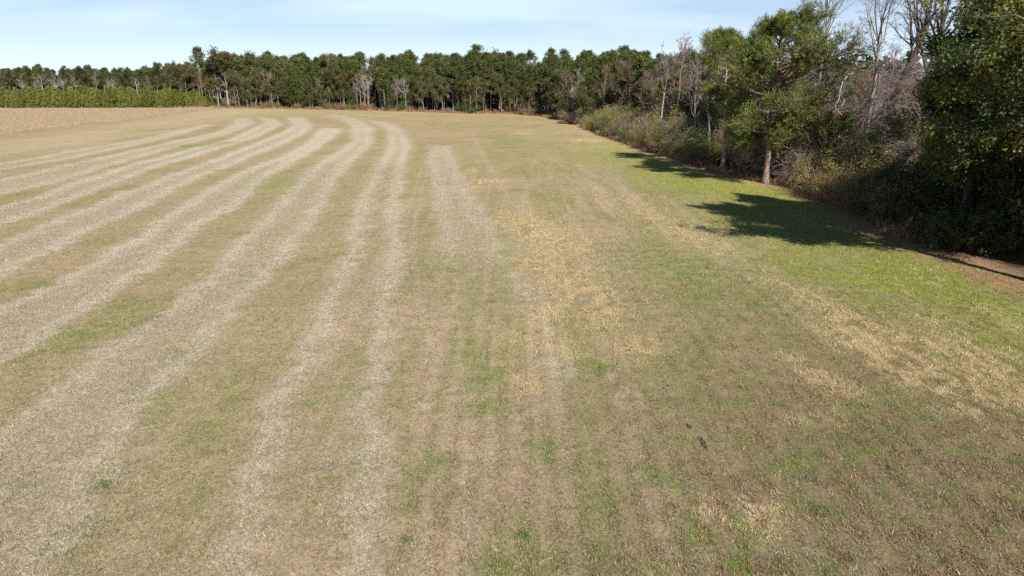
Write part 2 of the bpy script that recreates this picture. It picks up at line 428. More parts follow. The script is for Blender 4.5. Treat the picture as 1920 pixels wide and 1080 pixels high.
# ------------------------------------------------------------------ materials
def nodes_of(name):
    m = bpy.data.materials.new(name); m.use_nodes = True
    n, l = m.node_tree.nodes, m.node_tree.links
    n.clear(); o = n.new("ShaderNodeOutputMaterial")
    return m, n, l, o
def mul_rand(n, l, colsock, lo, hi):
    oi = n.new("ShaderNodeObjectInfo"); mr = n.new("ShaderNodeMapRange")
    mr.inputs["To Min"].default_value = lo; mr.inputs["To Max"].default_value = hi
    l.new(oi.outputs["Random"], mr.inputs["Value"])
    vm = n.new("ShaderNodeVectorMath"); vm.operation = 'SCALE'
    l.new(colsock, vm.inputs[0]); l.new(mr.outputs[0], vm.inputs["Scale"])
    return vm.outputs[0]
def mat_leaf(name, trans=.28, lo=.8, hi=1.2, rough=.55):
    m, n, l, o = nodes_of(name)
    at = n.new("ShaderNodeAttribute"); at.attribute_name = 'Col'
    c = mul_rand(n, l, at.outputs["Color"], lo, hi)
    p = n.new("ShaderNodeBsdfPrincipled"); p.inputs["Roughness"].default_value = rough
    p.inputs["Specular IOR Level"].default_value = .25
    l.new(c, p.inputs["Base Color"])
    t = n.new("ShaderNodeBsdfTranslucent"); l.new(c, t.inputs["Color"])
    mx = n.new("ShaderNodeMixShader"); mx.inputs[0].default_value = trans
    l.new(p.outputs[0], mx.inputs[1]); l.new(t.outputs[0], mx.inputs[2]); l.new(mx.outputs[0], o.inputs[0])
    return m
def mat_bark(name, scale=6, lo=.8, hi=1.15):
    m, n, l, o = nodes_of(name)
    at = n.new("ShaderNodeAttribute"); at.attribute_name = 'Col'
    c = mul_rand(n, l, at.outputs["Color"], lo, hi)
    tc = n.new("ShaderNodeTexCoord"); mp = n.new("ShaderNodeMapping"); mp.inputs["Scale"].default_value = (scale, scale, scale * .25)
    l.new(tc.outputs["Object"], mp.inputs[0])
    nz = n.new("ShaderNodeTexNoise"); nz.inputs["Detail"].default_value = 5; nz.inputs["Scale"].default_value = 1.5; l.new(mp.outputs[0], nz.inputs["Vector"])
    mr = n.new("ShaderNodeMapRange"); mr.inputs["From Min"].default_value = .3; mr.inputs["From Max"].default_value = .7
    mr.inputs["To Min"].default_value = .5; mr.inputs["To Max"].default_value = 1.35; l.new(nz.outputs["Fac"], mr.inputs["Value"])
    vm = n.new("ShaderNodeVectorMath"); vm.operation = 'SCALE'; l.new(c, vm.inputs[0]); l.new(mr.outputs[0], vm.inputs["Scale"])
    p = n.new("ShaderNodeBsdfPrincipled"); p.inputs["Roughness"].default_value = .95; p.inputs["Specular IOR Level"].default_value = .1
    l.new(vm.outputs[0], p.inputs["Base Color"])
    bp = n.new("ShaderNodeBump"); bp.inputs["Strength"].default_value = .6; bp.inputs["Distance"].default_value = .05
    l.new(nz.outputs["Fac"], bp.inputs["Height"]); l.new(bp.outputs[0], p.inputs["Normal"])
    l.new(p.outputs[0], o.inputs[0])
    return m
def mat_ground():
    m, n, l, o = nodes_of("field_soil_and_stubble")
    at = n.new("ShaderNodeAttribute"); at.attribute_name = 'Col'
    tc = n.new("ShaderNodeTexCoord")
    def noise(scale, detail, vscale=(1, 1, 1), rough=.6):
        mp = n.new("ShaderNodeMapping"); mp.inputs["Scale"].default_value = vscale; l.new(tc.outputs["Object"], mp.inputs[0])
        z = n.new("ShaderNodeTexNoise"); z.inputs["Scale"].default_value = scale; z.inputs["Detail"].default_value = detail
        z.inputs["Roughness"].default_value = rough; l.new(mp.outputs[0], z.inputs["Vector"]); return z.outputs["Fac"]
    def rng_(s, a, b, c, d):
        r = n.new("ShaderNodeMapRange"); r.inputs["From Min"].default_value = a; r.inputs["From Max"].default_value = b
        r.inputs["To Min"].default_value = c; r.inputs["To Max"].default_value = d; l.new(s, r.inputs["Value"]); return r.outputs[0]
    f1 = noise(9, 6, (1, .8, 1), .7); f2 = noise(28, 5, (1, 1, 1), .75); f3 = noise(2.2, 5)
    a1 = rng_(f1, .32, .68, .66, 1.34); a2 = rng_(f2, .3, .7, .7, 1.3); a3 = rng_(f3, .3, .7, .88, 1.12)
    m1 = n.new("ShaderNodeMath"); m1.operation = 'MULTIPLY'; l.new(a1, m1.inputs[0]); l.new(a2, m1.inputs[1])
    m2 = n.new("ShaderNodeMath"); m2.operation = 'MULTIPLY'; l.new(m1.outputs[0], m2.inputs[0]); l.new(a3, m2.inputs[1])
    vm = n.new("ShaderNodeVectorMath"); vm.operation = 'SCALE'; l.new(at.outputs["Color"], vm.inputs[0]); l.new(m2.outputs[0], vm.inputs["Scale"])
    # green and straw flecks
    g1 = noise(14, 4, (1, 1, 1), .65)
    gm = rng_(g1, .56, .66, 0, .45)
    mix = n.new("ShaderNodeMix"); mix.data_type = 'RGBA'; l.new(gm, mix.inputs["Factor"]); l.new(vm.outputs[0], mix.inputs[6])
    gv = n.new("ShaderNodeVectorMath"); gv.operation = 'MULTIPLY'; l.new(vm.outputs[0], gv.inputs[0]); gv.inputs[1].default_value = (.62, .92, .5)
    l.new(gv.outputs[0], mix.inputs[7])
    p = n.new("ShaderNodeBsdfPrincipled"); p.inputs["Roughness"].default_value = 1.0; p.inputs["Specular IOR Level"].default_value = .0
    l.new(mix.outputs[2], p.inputs["Base Color"])
    bp = n.new("ShaderNodeBump"); bp.inputs["Strength"].default_value = .55; bp.inputs["Distance"].default_value = .06
    l.new(m1.outputs[0], bp.inputs["Height"]); l.new(bp.outputs[0], p.inputs["Normal"])
    l.new(p.outputs[0], o.inputs[0])
    return m
M_NEEDLE = mat_leaf("pine_needles", .22); M_LEAF = mat_leaf("leaves", .3); M_TWIG = mat_leaf("twigs", .0, .82, 1.15, .9)
M_BARK = mat_bark("bark"); M_STRAW = mat_leaf("straw", .2, 1, 1, .8); M_GROUND = mat_ground()

# ------------------------------------------------------------------ tagging
def link(o, parent=None):
    S.collection.objects.link(o)
    if parent is not None: o.parent = parent
    return o
def tag(o, label=None, cat=None, group=None, kind=None):
    if label: o['label'] = label
    if cat: o['category'] = cat
    if group: o['group'] = group
    if kind: o['kind'] = kind
    return o
def stand(name, parts, x, y, label, cat, group=None, s=1., sz=None, rz=0., tilt=(0, 0), z=-.05):
    """one plant or tree: an Empty at its foot with its parts, or one mesh"""
    if len(parts) == 1:
        o = link(bpy.data.objects.new(name, parts[0][1]))
    else:
        o = link(bpy.data.objects.new(name, None)); o.empty_display_size = .5
        for pn, me in parts: link(bpy.data.objects.new(pn, me), o)
    o.location = (x, y, z); o.rotation_euler = (tilt[0], tilt[1], rz); o.scale = (s, s, sz or s)
    return tag(o, label, cat, group)

# ------------------------------------------------------------------ ground sheet
def axis(parts):
    out = []
    for a, b, st in parts: out.append(np.arange(a, b - 1e-6, st))
    return np.concatenate(out + [[parts[-1][1]]])
gx = axis([(-4000, -1000, 500), (-1000, -400, 60), (-400, -210, 5), (-210, -90, .6), (-90, -30, .3), (-30, 34, .2), (34, 80, 1), (80, 400, 20), (400, 1000, 60), (1000, 4000, 500)])
gy = axis([(-300, -20, 40), (-20, 9, 2), (9, 60, .2), (60, 120, .3), (120, 300, .6), (300, 700, 10), (700, 1500, 80), (1500, 6000, 500)])
X, Y = np.meshgrid(gx, gy)
xf, yf = X.ravel(), Y.ravel()
Mf = field(xf, yf)
col = ground_colour(xf, yf, Mf)
rel = (fbm(xf * 1.3, yf * 1.3, 51, 3) - .5) * .10 + (fbm(xf * .12, yf * .12, 52, 2) - .5) * .35
rows = np.cos(xf * 2 * math.pi / .76) * .018 * sstep(-8, 0, xf) * sstep(50, 25, yf)
zf = rel * sstep(400, 250, np.abs(xf) + yf * .3) + rows + np.clip(Mf['pale'], 0, 1) * .03 + np.clip(Mf['tan'], 0, 1) * .05
zf *= sstep(900, 400, np.hypot(xf, yf))
def ground_z(x, y): return (fbm(x * .12, y * .12, 52, 2) - .5) * .35
nx, ny = len(gx), len(gy)
i = np.arange(nx * ny).reshape(ny, nx)
quads = np.stack([i[:-1, :-1], i[:-1, 1:], i[1:, 1:], i[1:, :-1]], -1).reshape(-1, 4)
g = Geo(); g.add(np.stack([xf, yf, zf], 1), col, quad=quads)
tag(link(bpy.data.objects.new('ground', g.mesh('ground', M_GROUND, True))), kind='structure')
print('ground', nx * ny, round(time.time() - T0, 1))

# ------------------------------------------------------------------ litter and grass lying on the field (nobody could count it)
def scatter(seed, n, y0, y1, power):
    rng = np.random.default_rng(seed)
    u = rng.uniform(0, 1, n)
    a = 1 - power
    y = (y0 ** a + u * (y1 ** a - y0 ** a)) ** (1 / a)
    x = rng.uniform(-.80, .80, n) * (y * cP + CAM_H * sP)
    return rng, x, y
def blades(name, seed, n, y0, y1, power, prob, colf, ln, wd, lift, label_kind='stuff'):
    rng, x, y = scatter(seed, n, y0, y1, power)
    M = field(x, y)
    pr = prob(x, y, M, rng) * (M['edge'] > -.6)
    k = rng.uniform(0, 1, n) < pr
    x, y = x[k], y[k]; M = {q: w[k] for q, w in M.items()}; n = len(x)
    col = colf(x, y, M, rng)
    far = 1 + np.clip((y - 20) / 32, 0, 3)
    L = ln * rng.uniform(.5, 1.5, n) * far ** .35; W = wd * rng.uniform(.6, 1.4, n) * far
    az = rng.uniform(0, 2 * math.pi, n); el = rng.uniform(0, 1, n) ** 1.5 * lift
    d = np.stack([np.cos(az) * np.cos(el), np.sin(az) * np.cos(el), np.sin(el)], 1)
    s = np.stack([-np.sin(az), np.cos(az), rng.normal(0, .25, n)], 1)
    zg = ground_z(x, y) + (fbm(x * 1.3, y * 1.3, 51, 3) - .5) * .10 + np.clip(M['pale'], 0, 1) * .03 + np.clip(M['tan'], 0, 1) * .05
    p = np.stack([x, y, zg - .003], 1)
    v = np.stack([p - s * W[:, None] * .5, p + s * W[:, None] * .5, p + d * L[:, None] + [0, 0, .02]], 1)
    g = Geo(); g.add(v.reshape(-1, 3), np.repeat(col, 3, 0), tri=np.arange(3 * n).reshape(n, 3))
    o = link(bpy.data.objects.new(name, g.mesh(name, M_STRAW)))
    tag(o, kind='stuff')
    print(name, n, round(time.time() - T0, 1))
    return o
def p_straw(x, y, M, r): return np.clip(.16 + .75 * M['pale'] + .9 * M['rim'], 0, 1) * (M['break'] < 0)
def c_straw(x, y, M, r):
    c = pick(r, [(.62, .55, .43), (.50, .44, .33), (.42, .34, .24), (.70, .64, .52), (.36, .27, .17), (.30, .22, .13)], len(x), .2)
    return c * (.64 + .23 * np.clip(M['pale'] + M['rim'], 0, 1))[:, None]
o = blades('straw_litter', 11, 1100000, 9.5, 95, 1.35, p_straw, c_straw, .12, .013, .45)
tag(o, 'pale chopped straw lying in long curving swaths across the mown field', 'straw')
def p_grass(x, y, M, r):
    n2 = fbm(x * .5, y * .3, 22, 4); n3 = fbm(x * 2.6, y * 2.2, 23, 3)
    gb = sstep(17, 6, M['edge']) * sstep(0, 2, M['edge'])
    return np.clip(.07 + sstep(.5, .7, n2 * .5 + n3 * .5) * .5 + M['green'] * .7 + gb * .7 - M['pale'] * .3, 0, 1) * (M['break'] < 0)
def c_grass(x, y, M, r):
    ye = (sstep(16, 7, M['edge']) * sstep(0, 1.5, M['edge']))[:, None]
    c = pick(r, [(.12, .165, .035), (.17, .20, .045), (.23, .225, .06), (.09, .14, .045), (.28, .24, .10)], len(x), .22)
    c = c * (1 - .6 * ye) + np.array([.21, .27, .035]) * ye * .6
    return c * (1 + .2 * np.clip(M['green'], 0, 1))[:, None]
o = blades('green_grass', 12, 620000, 9.5, 90, 1.35, p_grass, c_grass, .09, .018, 1.2)
tag(o, 'short green grass and weeds coming up between the stubble', 'grass')
def p_tan(x, y, M, r):
    n2 = fbm(x * .5, y * .3, 22, 4); n3 = fbm(x * 2.6, y * 2.2, 23, 3)
    gb = sstep(17, 6, M['edge']) * sstep(0, 2, M['edge'])
    t = np.clip(M['tan'], 0, 1.2) * sstep(.42, .56, n3 * .7 + n2 * .3) * 1.3
    return np.clip(t + gb * sstep(.6, .72, n3 * .5 + n2 * .5) * .4 + .004, 0, 1)
def c_tan(x, y, M, r): return pick(r, [(.56, .44, .24), (.50, .37, .19), (.64, .53, .33), (.38, .27, .14)], len(x), .22)
o = blades('dead_grass', 13, 1500000, 9.5, 120, 1.25, p_tan, c_tan, .14, .016, .65)
tag(o, 'clumps of straw yellow dead grass trailing towards the trees', 'grass')
def p_brown(x, y, M, r):
    n4 = fbm(x * 1.5 + 7, y * 1.5, 71, 3)
    return np.clip(.12 + sstep(-2, 12, x) * .75 * sstep(.42, .62, n4), 0, 1) * (1 - .6 * M['pale']) * (M['break'] < 0)
def c_brown(x, y, M, r): return pick(r, [(.20, .12, .07), (.26, .17, .10), (.15, .09, .05), (.33, .22, .14)], len(x), .2)
o = blades('brown_stubble', 14, 420000, 9.5, 70, 1.45, p_brown, c_brown, .12, .02, .9)
tag(o, 'brown broken stems and stubble scattered over the field', 'stubble')

# taller dry grass along the foot of the woods
def fringe(name, seed, n, pal, h0, h1, d0, d1, srange, label):
    rng = np.random.default_rng(seed)
    seg = np.diff(EDGE, axis=0); Ls = np.hypot(seg[:, 0], seg[:, 1]); cs = np.concatenate([[0], np.cumsum(Ls)])
    s = rng.uniform(srange[0] * cs[-1], srange[1] * cs[-1], n)
    i = np.clip(np.searchsorted(cs, s) - 1, 0, len(seg) - 1)
    t = ((s - cs[i]) / Ls[i])[:, None]
    nrm = np.stack([-seg[i, 1], seg[i, 0]], 1) / Ls[i][:, None]
    p = EDGE[i] * (1 - t) + EDGE[i + 1] * t + nrm * (rng.uniform(d0, d1, n) + (fbm(s * .25, s * 0, seed) - .5) * 2.5)[:, None]
    dens = fbm(p[:, 0] * .6, p[:, 1] * .6, seed + 1) - .35 * ((p[:, 1] > 36) & (p[:, 1] < 47))
    k = rng.uniform(.25, .6, n) < dens; p = p[k]; n = len(p)
    h = rng.uniform(h0, h1, n) * (.5 + fbm(p[:, 0] * .3, p[:, 1] * .3, seed + 2))
    d = unit(np.stack([rng.normal(0, .35, n), rng.normal(0, .35, n), np.ones(n)], 1))
    az = rng.uniform(0, math.pi, n); w = rng.uniform(.03, .08, n) * (1 + p[:, 1] / 90)
    sd = np.stack([np.cos(az), np.sin(az), 0 * az], 1) * w[:, None] * .5
    b = np.concatenate([p, np.full((n, 1), -.1)], 1)
    v = np.stack([b - sd, b + sd, b + d * h[:, None]], 1)
    g = Geo(); g.add(v.reshape(-1, 3), np.repeat(pick(rng, pal, n, .25), 3, 0), tri=np.arange(3 * n).reshape(n, 3))
    tag(link(bpy.data.objects.new(name, g.mesh(name, M_STRAW))), label, 'grass', kind='stuff')
fringe('dry_grass_fringe', 81, 90000, [(.36, .22, .11), (.27, .16, .085), (.44, .30, .16), (.20, .12, .07)], .3, 1.1, -.9, 1.6, (0, 1),
       'rusty dry grass fringe along the foot of the woods')
# golden strip on the left
rng = np.random.default_rng(82)
n = 260000
x = rng.uniform(-215, -95, n); y = rng.uniform(120, 284, n)
Mg = field(x, y); k = (Mg['break'] > .8) & (x > -.82 * (y * cP + 3)) ; x, y = x[k], y[k]; n = len(x)
h = rng.uniform(.1, .32, n); az = rng.uniform(0, math.pi, n)
sd = np.stack([np.cos(az), np.sin(az), 0 * az], 1) * .06
b = np.stack([x, y, ground_z(x, y) - .05], 1)
d = unit(np.stack([rng.normal(0, .8, n), rng.normal(0, .8, n), np.ones(n)], 1))
v = np.stack([b - sd, b + sd, b + d * h[:, None]], 1)
g = Geo(); g.add(v.reshape(-1, 3), np.repeat(pick(rng, [(.42, .33, .21), (.34, .26, .16), (.20, .14, .09), (.48, .40, .27)], n, .2), 3, 0), tri=np.arange(3 * n).reshape(n, 3))
tag(link(bpy.data.objects.new('golden_straw', g.mesh('golden_straw', M_STRAW))), 'golden dry grass standing in the unmown strip before the young pines', 'grass', kind='stuff')
print('stuff', round(time.time() - T0, 1))

# ------------------------------------------------------------------ plant kinds (nominal height 20 m for trees)
PINE_PAL = [(.065, .092, .024), (.085, .115, .028), (.115, .130, .034), (.052, .078, .024), (.140, .130, .042)]
def trunk_line(rng, H, r, bend=.35, n=9, lean=(0, 0)):
    t = np.linspace(0, 1, n)
    pts = np.stack([np.cumsum(rng.normal(0, bend, n)) * t + lean[0] * t, np.cumsum(rng.normal(0, bend, n)) * t + lean[1] * t, t * H], 1)
    pts[0] = (0, 0, 0)
    rad = r * (1 - t) ** .8 + .03; rad[0] *= 1.35
    return pts, rad
def at_h(pts, z):
    return np.stack([np.interp(z, pts[:, 2], pts[:, 0]), np.interp(z, pts[:, 2], pts[:, 1]), z], -1)
def pine(seed, H=20., r=.24, base=.42, R=3.2, nb=46, ncl=6, nbl=7, leaf=.55, asp=.3, pal=PINE_PAL, bark=(.20, .15, .12), t0=.35,
         shape='round', dead=8, spread=.30, skew=(0, 0), lean=(0, 0), holes=()):
    rng = np.random.default_rng(seed)
    tg, cg = Geo(), Geo()
    pts, rad = trunk_line(rng, H * .97, r, .18 if H > 10 else .08, 10, lean)
    chain(tg, pts, rad, np.array(bark), 8)
    hz = np.sort(rng.uniform(base, .985, nb)) * H
    f = (hz / H - base) / (1 - base)
    prof = {'round': np.sin(np.clip(f * .86 + .14, 0, 1) * math.pi) ** .6 * (1 - .25 * f), 'cone': (1 - f) ** .75 + .08,
            'flat': (.55 + .45 * np.sin(f * math.pi)) * (1 - .35 * f ** 3)}[shape]
    L = R * prof * rng.uniform(.5, 1.25, nb)
    az = np.arange(nb) * 2.4 + rng.uniform(0, .8, nb)
    L = L * (1 + skew[0] * np.cos(az) + skew[1] * np.sin(az))
    el = np.radians(-8 + 50 * f + rng.normal(0, 9, nb))
    P = at_h(pts, hz); D = np.stack([np.cos(az) * np.cos(el), np.sin(az) * np.cos(el), np.sin(el)], 1)
    B = grow(rng, P, D, L, .018 * L + .02, 4, .10, .09, .3)
    put(tg, B, np.array(bark) * .9, 4)
    # dead stubs below the crown
    hz2 = rng.uniform(base * .45, base, dead) * H; az2 = rng.uniform(0, 6.28, dead)
    D2 = np.stack([np.cos(az2), np.sin(az2), rng.normal(-.1, .2, dead)], 1)
    put(tg, grow(rng, at_h(pts, hz2), unit(D2), rng.uniform(.4, 1.8, dead), np.full(dead, .03), 3, .15, 0), np.array(bark) * 1.2, 3)
    # side shoots and needle clumps
    P3, D3, L3, R3 = kids(rng, B, ncl, t0, 1., .75, .34, L)
    B3 = grow(rng, P3, D3, L3 + .25, R3, 2, .15, .12, .5)
    put(tg, B3, np.array(bark) * .8, 3)
    tips = np.concatenate([B3[0][:, -1], B3[0][:, 1], B[0][:, -1], B[0][:, -2], at_h(pts, np.linspace(.9, .99, 6) * H)])
    td = np.concatenate([B3[1][:, -1], B3[1][:, 1], B[1][:, -1], B[1][:, -2], np.tile([0, 0, 1.], (6, 1))])
    for hx, hy, hzz, hr in holes:
        k = np.linalg.norm(tips - np.array([hx, hy, hzz]), axis=1) > hr
        tips, td = tips[k], td[k]
    cc = pick(rng, pal, len(tips), .22)
    n = len(tips)
    leaves(cg, rng, np.repeat(tips, nbl, 0), np.full(n * nbl, leaf), np.repeat(cc, nbl, 0) * rng.uniform(.85, 1.15, (n * nbl, 1)),
           spread, asp, .25, np.repeat(td, nbl, 0) * .7, .8)
    return [('trunk', tg.mesh('trunk', M_BARK, True)), ('crown', cg.mesh('crown', M_NEEDLE))]

def hardwood(seed, H=20., r=.25, nlimb=6, lv=(5, 5, 4), twig=.012, bark=(.33, .29, .26), twigc=(.30, .24, .22), spread=.6,
             fork=.3, nleaf=0, leafsize=.3, pal=None, lspread=.3, lean=(0, 0), asp=.6, crown_dens=1., limbL=.42, up=.05, tw2=None, viny=None):
    """a tree that branches: bare, or with leaves at its twig ends"""
    rng = np.random.default_rng(seed)
    tg, cg = Geo(), Geo()
    bark = np.array(bark); twigc = np.array(twigc)
    pts, rad = trunk_line(rng, H * .86, r, .22, 10, lean)
    chain(tg, pts, rad, bark, 8)
    hz = np.sort(rng.uniform(fork, .84, nlimb + 6)) * H
    az = np.arange(len(hz)) * 2.4 + rng.uniform(0, 1, len(hz))
    f = (hz / H - fork) / (.86 - fork)
    L = H * limbL * (1 - .55 * f) * rng.uniform(.7, 1.2, len(hz))
    el = np.radians(90 - (spread * 60) * (1 - .4 * f) + rng.normal(0, 8, len(hz)))
    D = np.stack([np.cos(az) * np.cos(el), np.sin(az) * np.cos(el), np.sin(el)], 1)
    Rr = np.interp(hz, pts[:, 2], rad) * .55
    B = grow(rng, at_h(pts, hz), D, L, Rr, 6, .14, up, .25)
    put(tg, B, bark, 5)
    P, D, L2, R2 = kids(rng, B, lv[0], .2, 1., .65, .48, L); B2 = grow(rng, P, D, L2, R2, 4, .16, up, .3)
    put(tg, B2, bark * .95, 4)
    P, D, L3, R3 = kids(rng, B2, lv[1], .15, 1., .65, .55, L2, rmin=twig); B3 = grow(rng, P, D, L3, R3, 3, .18, up, .5)
    put(cg, B3, twigc, 3)
    P, D, L4, R4 = kids(rng, B3, lv[2], .1, 1., .6, .6, L3, rmin=twig * .8); B4 = grow(rng, P, D, L4, R4, 2, .2, up, .5)
    put(cg, B4, pick(rng, [twigc, twigc * 1.2, twigc * .8], len(P), .15), 3)
    if nleaf:
        lg = Geo() if tw2 else cg
        e = np.concatenate([B4[0][:, -1], B4[0][:, 1], B3[0][:, -1]])
        n = len(e) * nleaf
        zone = fbm(e[:, 0] * .55 + seed, e[:, 2] * .55 + e[:, 1] * .4, seed, 2)
        pp = np.array(pal)
        ci = np.clip(((zone - .5) * 3.2 + .5) * len(pp), 0, len(pp) - 1).astype(int)
        cc = pp[ci] * rng.uniform(.8, 1.2, (len(e), 1))
        leaves(lg, rng, np.repeat(e, nleaf, 0), np.full(n, leafsize), np.repeat(cc, nleaf, 0) * rng.uniform(.8, 1.25, (n, 1)), lspread, asp, .1)
        if tw2:
            return [('trunk', tg.mesh('trunk', M_BARK, True)), ('twigs', cg.mesh('twigs', M_TWIG)), ('crown', lg.mesh('crown', M_LEAF))]
    out = [('trunk', tg.mesh('trunk', M_BARK, True)), ('crown', cg.mesh('crown', M_LEAF if nleaf else M_TWIG))]
    if viny: out.append(('vines', vines(seed + 5, pts, rad, **viny)))
    return out

def vines(seed, pts, rad, n=260, L=1.6, col=(.24, .18, .155), zmax=.7, out=.5):
    rng = np.random.default_rng(seed); g = Geo()
    t = rng.uniform(.05, zmax, n) * (len(pts) - 1); i = t.astype(int); f = (t - i)[:, None]
    i2 = np.minimum(i + 1, len(pts) - 1)
    P = pts[i] * (1 - f) + pts[i2] * f
    az = rng.uniform(0, 6.28, n); D = unit(np.stack([np.cos(az), np.sin(az), rng.normal(.1, .6, n)], 1))
    P = P + D * (rad[i] * .8)[:, None]
    B = grow(rng, P, D, L * rng.uniform(.3, 1.2, n) * out, np.full(n, .013), 4, .35, -.12, .4)
    put(g, B, pick(rng, [col, np.array(col) * 1.3, np.array(col) * .7], n, .2), 3)
    P, D, L2, R2 = kids(rng, B, 4, .2, 1, .8, .6, np.full(n, L * out), rmin=.007)
    put(g, grow(rng, P, D, L2, R2, 2, .3, -.1, .5), pick(rng, [col, np.array(col) * 1.3, np.array(col) * .7], len(P), .2), 3)
    return g.mesh('vines', M_TWIG)

def shrub(seed, H=3., R=1.8, nst=40, nleaf=5, leaf=.16, pal=None, stem=(.20, .15, .11), arch=.0, asp=.5, ls=.15, lv=5):
    rng = np.random.default_rng(seed)
    g = Geo(); stem = np.array(stem)
    az = rng.uniform(0, 6.28, nst); rr = R * .45 * np.sqrt(rng.uniform(0, 1, nst))
    P = np.stack([np.cos(az) * rr, np.sin(az) * rr, np.zeros(nst)], 1)
    D = unit(np.stack([np.cos(az) * .45, np.sin(az) * .45, np.ones(nst)], 1) + rng.normal(0, .2, (nst, 3)))
    L = H * rng.uniform(.55, 1.15, nst)
    B = grow(rng, P, D, L, np.full(nst, .018), 5, .16, -arch, .4); put(g, B, stem, 3)
    P, D, L2, R2 = kids(rng, B, lv, .15, 1., .7, .42, L, rmin=.007); B2 = grow(rng, P, D, L2, R2, 3, .2, -arch * .7, .5)
    put(g, B2, pick(rng, [stem, stem * 1.4, stem * .8], len(P), .2), 3)
    P, D, L3, R3 = kids(rng, B2, 3, .1, 1., .6, .6, L2, rmin=.006); B3 = grow(rng, P, D, L3, R3, 2, .2, -arch * .5, .5)
    put(g, B3, pick(rng, [stem * 1.2, stem * 1.5, stem * .9], len(P), .2), 3)
    if nleaf:
        e = np.concatenate([B3[0][:, -1], B2[0][:, -1], B2[0][:, 1]])
        cc = pick(rng, pal, len(e), .25)
        n = len(e) * nleaf
        leaves(g, rng, np.repeat(e, nleaf, 0), np.full(n, leaf), np.repeat(cc, nleaf, 0) * rng.uniform(.8, 1.2, (n, 1)), ls, asp, .1)
    return [('shrub', g.mesh('shrub', M_LEAF))]

OAK_PAL = [(.06, .08, .026), (.08, .10, .03), (.12, .12, .036), (.15, .13, .04)]
OLIVE = [(.14, .135, .055), (.18, .155, .065), (.11, .115, .045)]
# kinds seen from afar
FAR_PINE = [pine(101 + i, base=b, R=R, nb=nb, shape=s, leaf=.62, asp=.34) for i, (b, R, nb, s) in enumerate(
    [(.40, 3.9, 52, 'round'), (.50, 3.5, 44, 'flat'), (.33, 4.0, 60, 'round'), (.55, 3.4, 38, 'flat'), (.45, 3.7, 48, 'round')])]
EDGE_PINE = [pine(111 + i, base=.18, R=4.0, nb=72, shape=s, leaf=.6, asp=.34, ncl=6) for i, s in enumerate(['round', 'cone', 'round'])]
FAR_BARE = [hardwood(121 + i, bark=b, twigc=t, spread=sp, nlimb=6, lv=(6, 5, 4), twig=.018, fork=.26) for i, (b, t, sp) in enumerate(
    [((.36, .32, .29), (.34, .29, .265), .7), ((.31, .26, .23), (.31, .24, .21), .6), ((.40, .36, .33), (.37, .32, .30), .8),
     ((.38, .33, .30), (.33, .28, .26), .6)])]
RED_BARE = [hardwood(131 + i, bark=(.26, .21, .18), twigc=(.22, .155, .125), spread=.6, nlimb=6, lv=(5, 5, 3), twig=.02, fork=.22, nleaf=1, leafsize=.22,
            pal=[(.20, .14, .10), (.25, .16, .10), (.18, .15, .09)], lspread=.25) for i in range(3)]
FAR_OAK = [hardwood(141 + i, bark=(.25, .21, .18), twigc=(.18, .15, .12), spread=.75, nlimb=7, lv=(5, 4, 3), twig=.02, fork=.2, nleaf=4, leafsize=.5,
            pal=p, lspread=.5) for i, p in enumerate([OAK_PAL, [(.09, .10, .04), (.13, .12, .045), (.17, .13, .05)], OLIVE])]
print('far kinds', round(time.time() - T0, 1))
# ------------------------------------------------------------------ walk along the foot of the woods
segE = np.diff(EDGE, axis=0); LE = np.hypot(segE[:, 0], segE[:, 1]); CE = np.concatenate([[0], np.cumsum(LE)])
def along(s, d):
    i = int(np.clip(np.searchsorted(CE, s) - 1, 0, len(segE) - 1)); t = (s - CE[i]) / LE[i]
    p = EDGE[i] * (1 - t) + EDGE[i + 1] * t
    n = np.array([-segE[i, 1], segE[i, 0]]) / LE[i]
    return p + n * d
SKY_U = [0, 100, 180, 230, 300, 370, 398, 410, 480, 520, 600, 700, 740, 820, 900, 960, 1050, 1080, 1130, 1190, 1215, 1240, 1300, 1330, 1380, 1450, 1560, 1700, 2200]
SKY_V = [126, 124, 122, 130, 122, 118, 110, 97, 95, 101, 101, 99, 98, 97, 92, 97, 97, 98, 93, 84, 104, 104, 96, 85, 72, 90, 110, 90, 40]
def sky_h(x, y):
    u, v = UV(x, y, 15); vv = np.interp(u, SKY_U, SKY_V)
    return max(5., Zat(vv, y)), u
used = []
NUMW = ['none', 'one', 'two', 'three', 'four', 'five', 'six', 'seven', 'eight', 'nine', 'ten']
def where_words(u):
    if u < 400: return 'behind the young pines' + (', far left' if u < 130 else ', left' if u < 270 else '')
    if u > 1730: return 'behind the big leafy tree'
    if u > 1560: return 'among the dark leaning trees'
    if u > 1370: return 'behind the biggest pine'
    k = int(u / 96)
    return NUMW[k // 2] + (' and a half' if k % 2 else '') + ' tenths across'
KEEP = [(G(u, v), w) for u, v, w in ((430, 201, 7), (408, 200, 4), (474, 194, 6), (497, 197, 4), (641, 196, 6), (655, 197, 3), (715, 205, 3.5), (823, 205, 4), (937, 209, 3.5), (1024, 212, 4))]
rng = np.random.default_rng(7)
cnt = {}
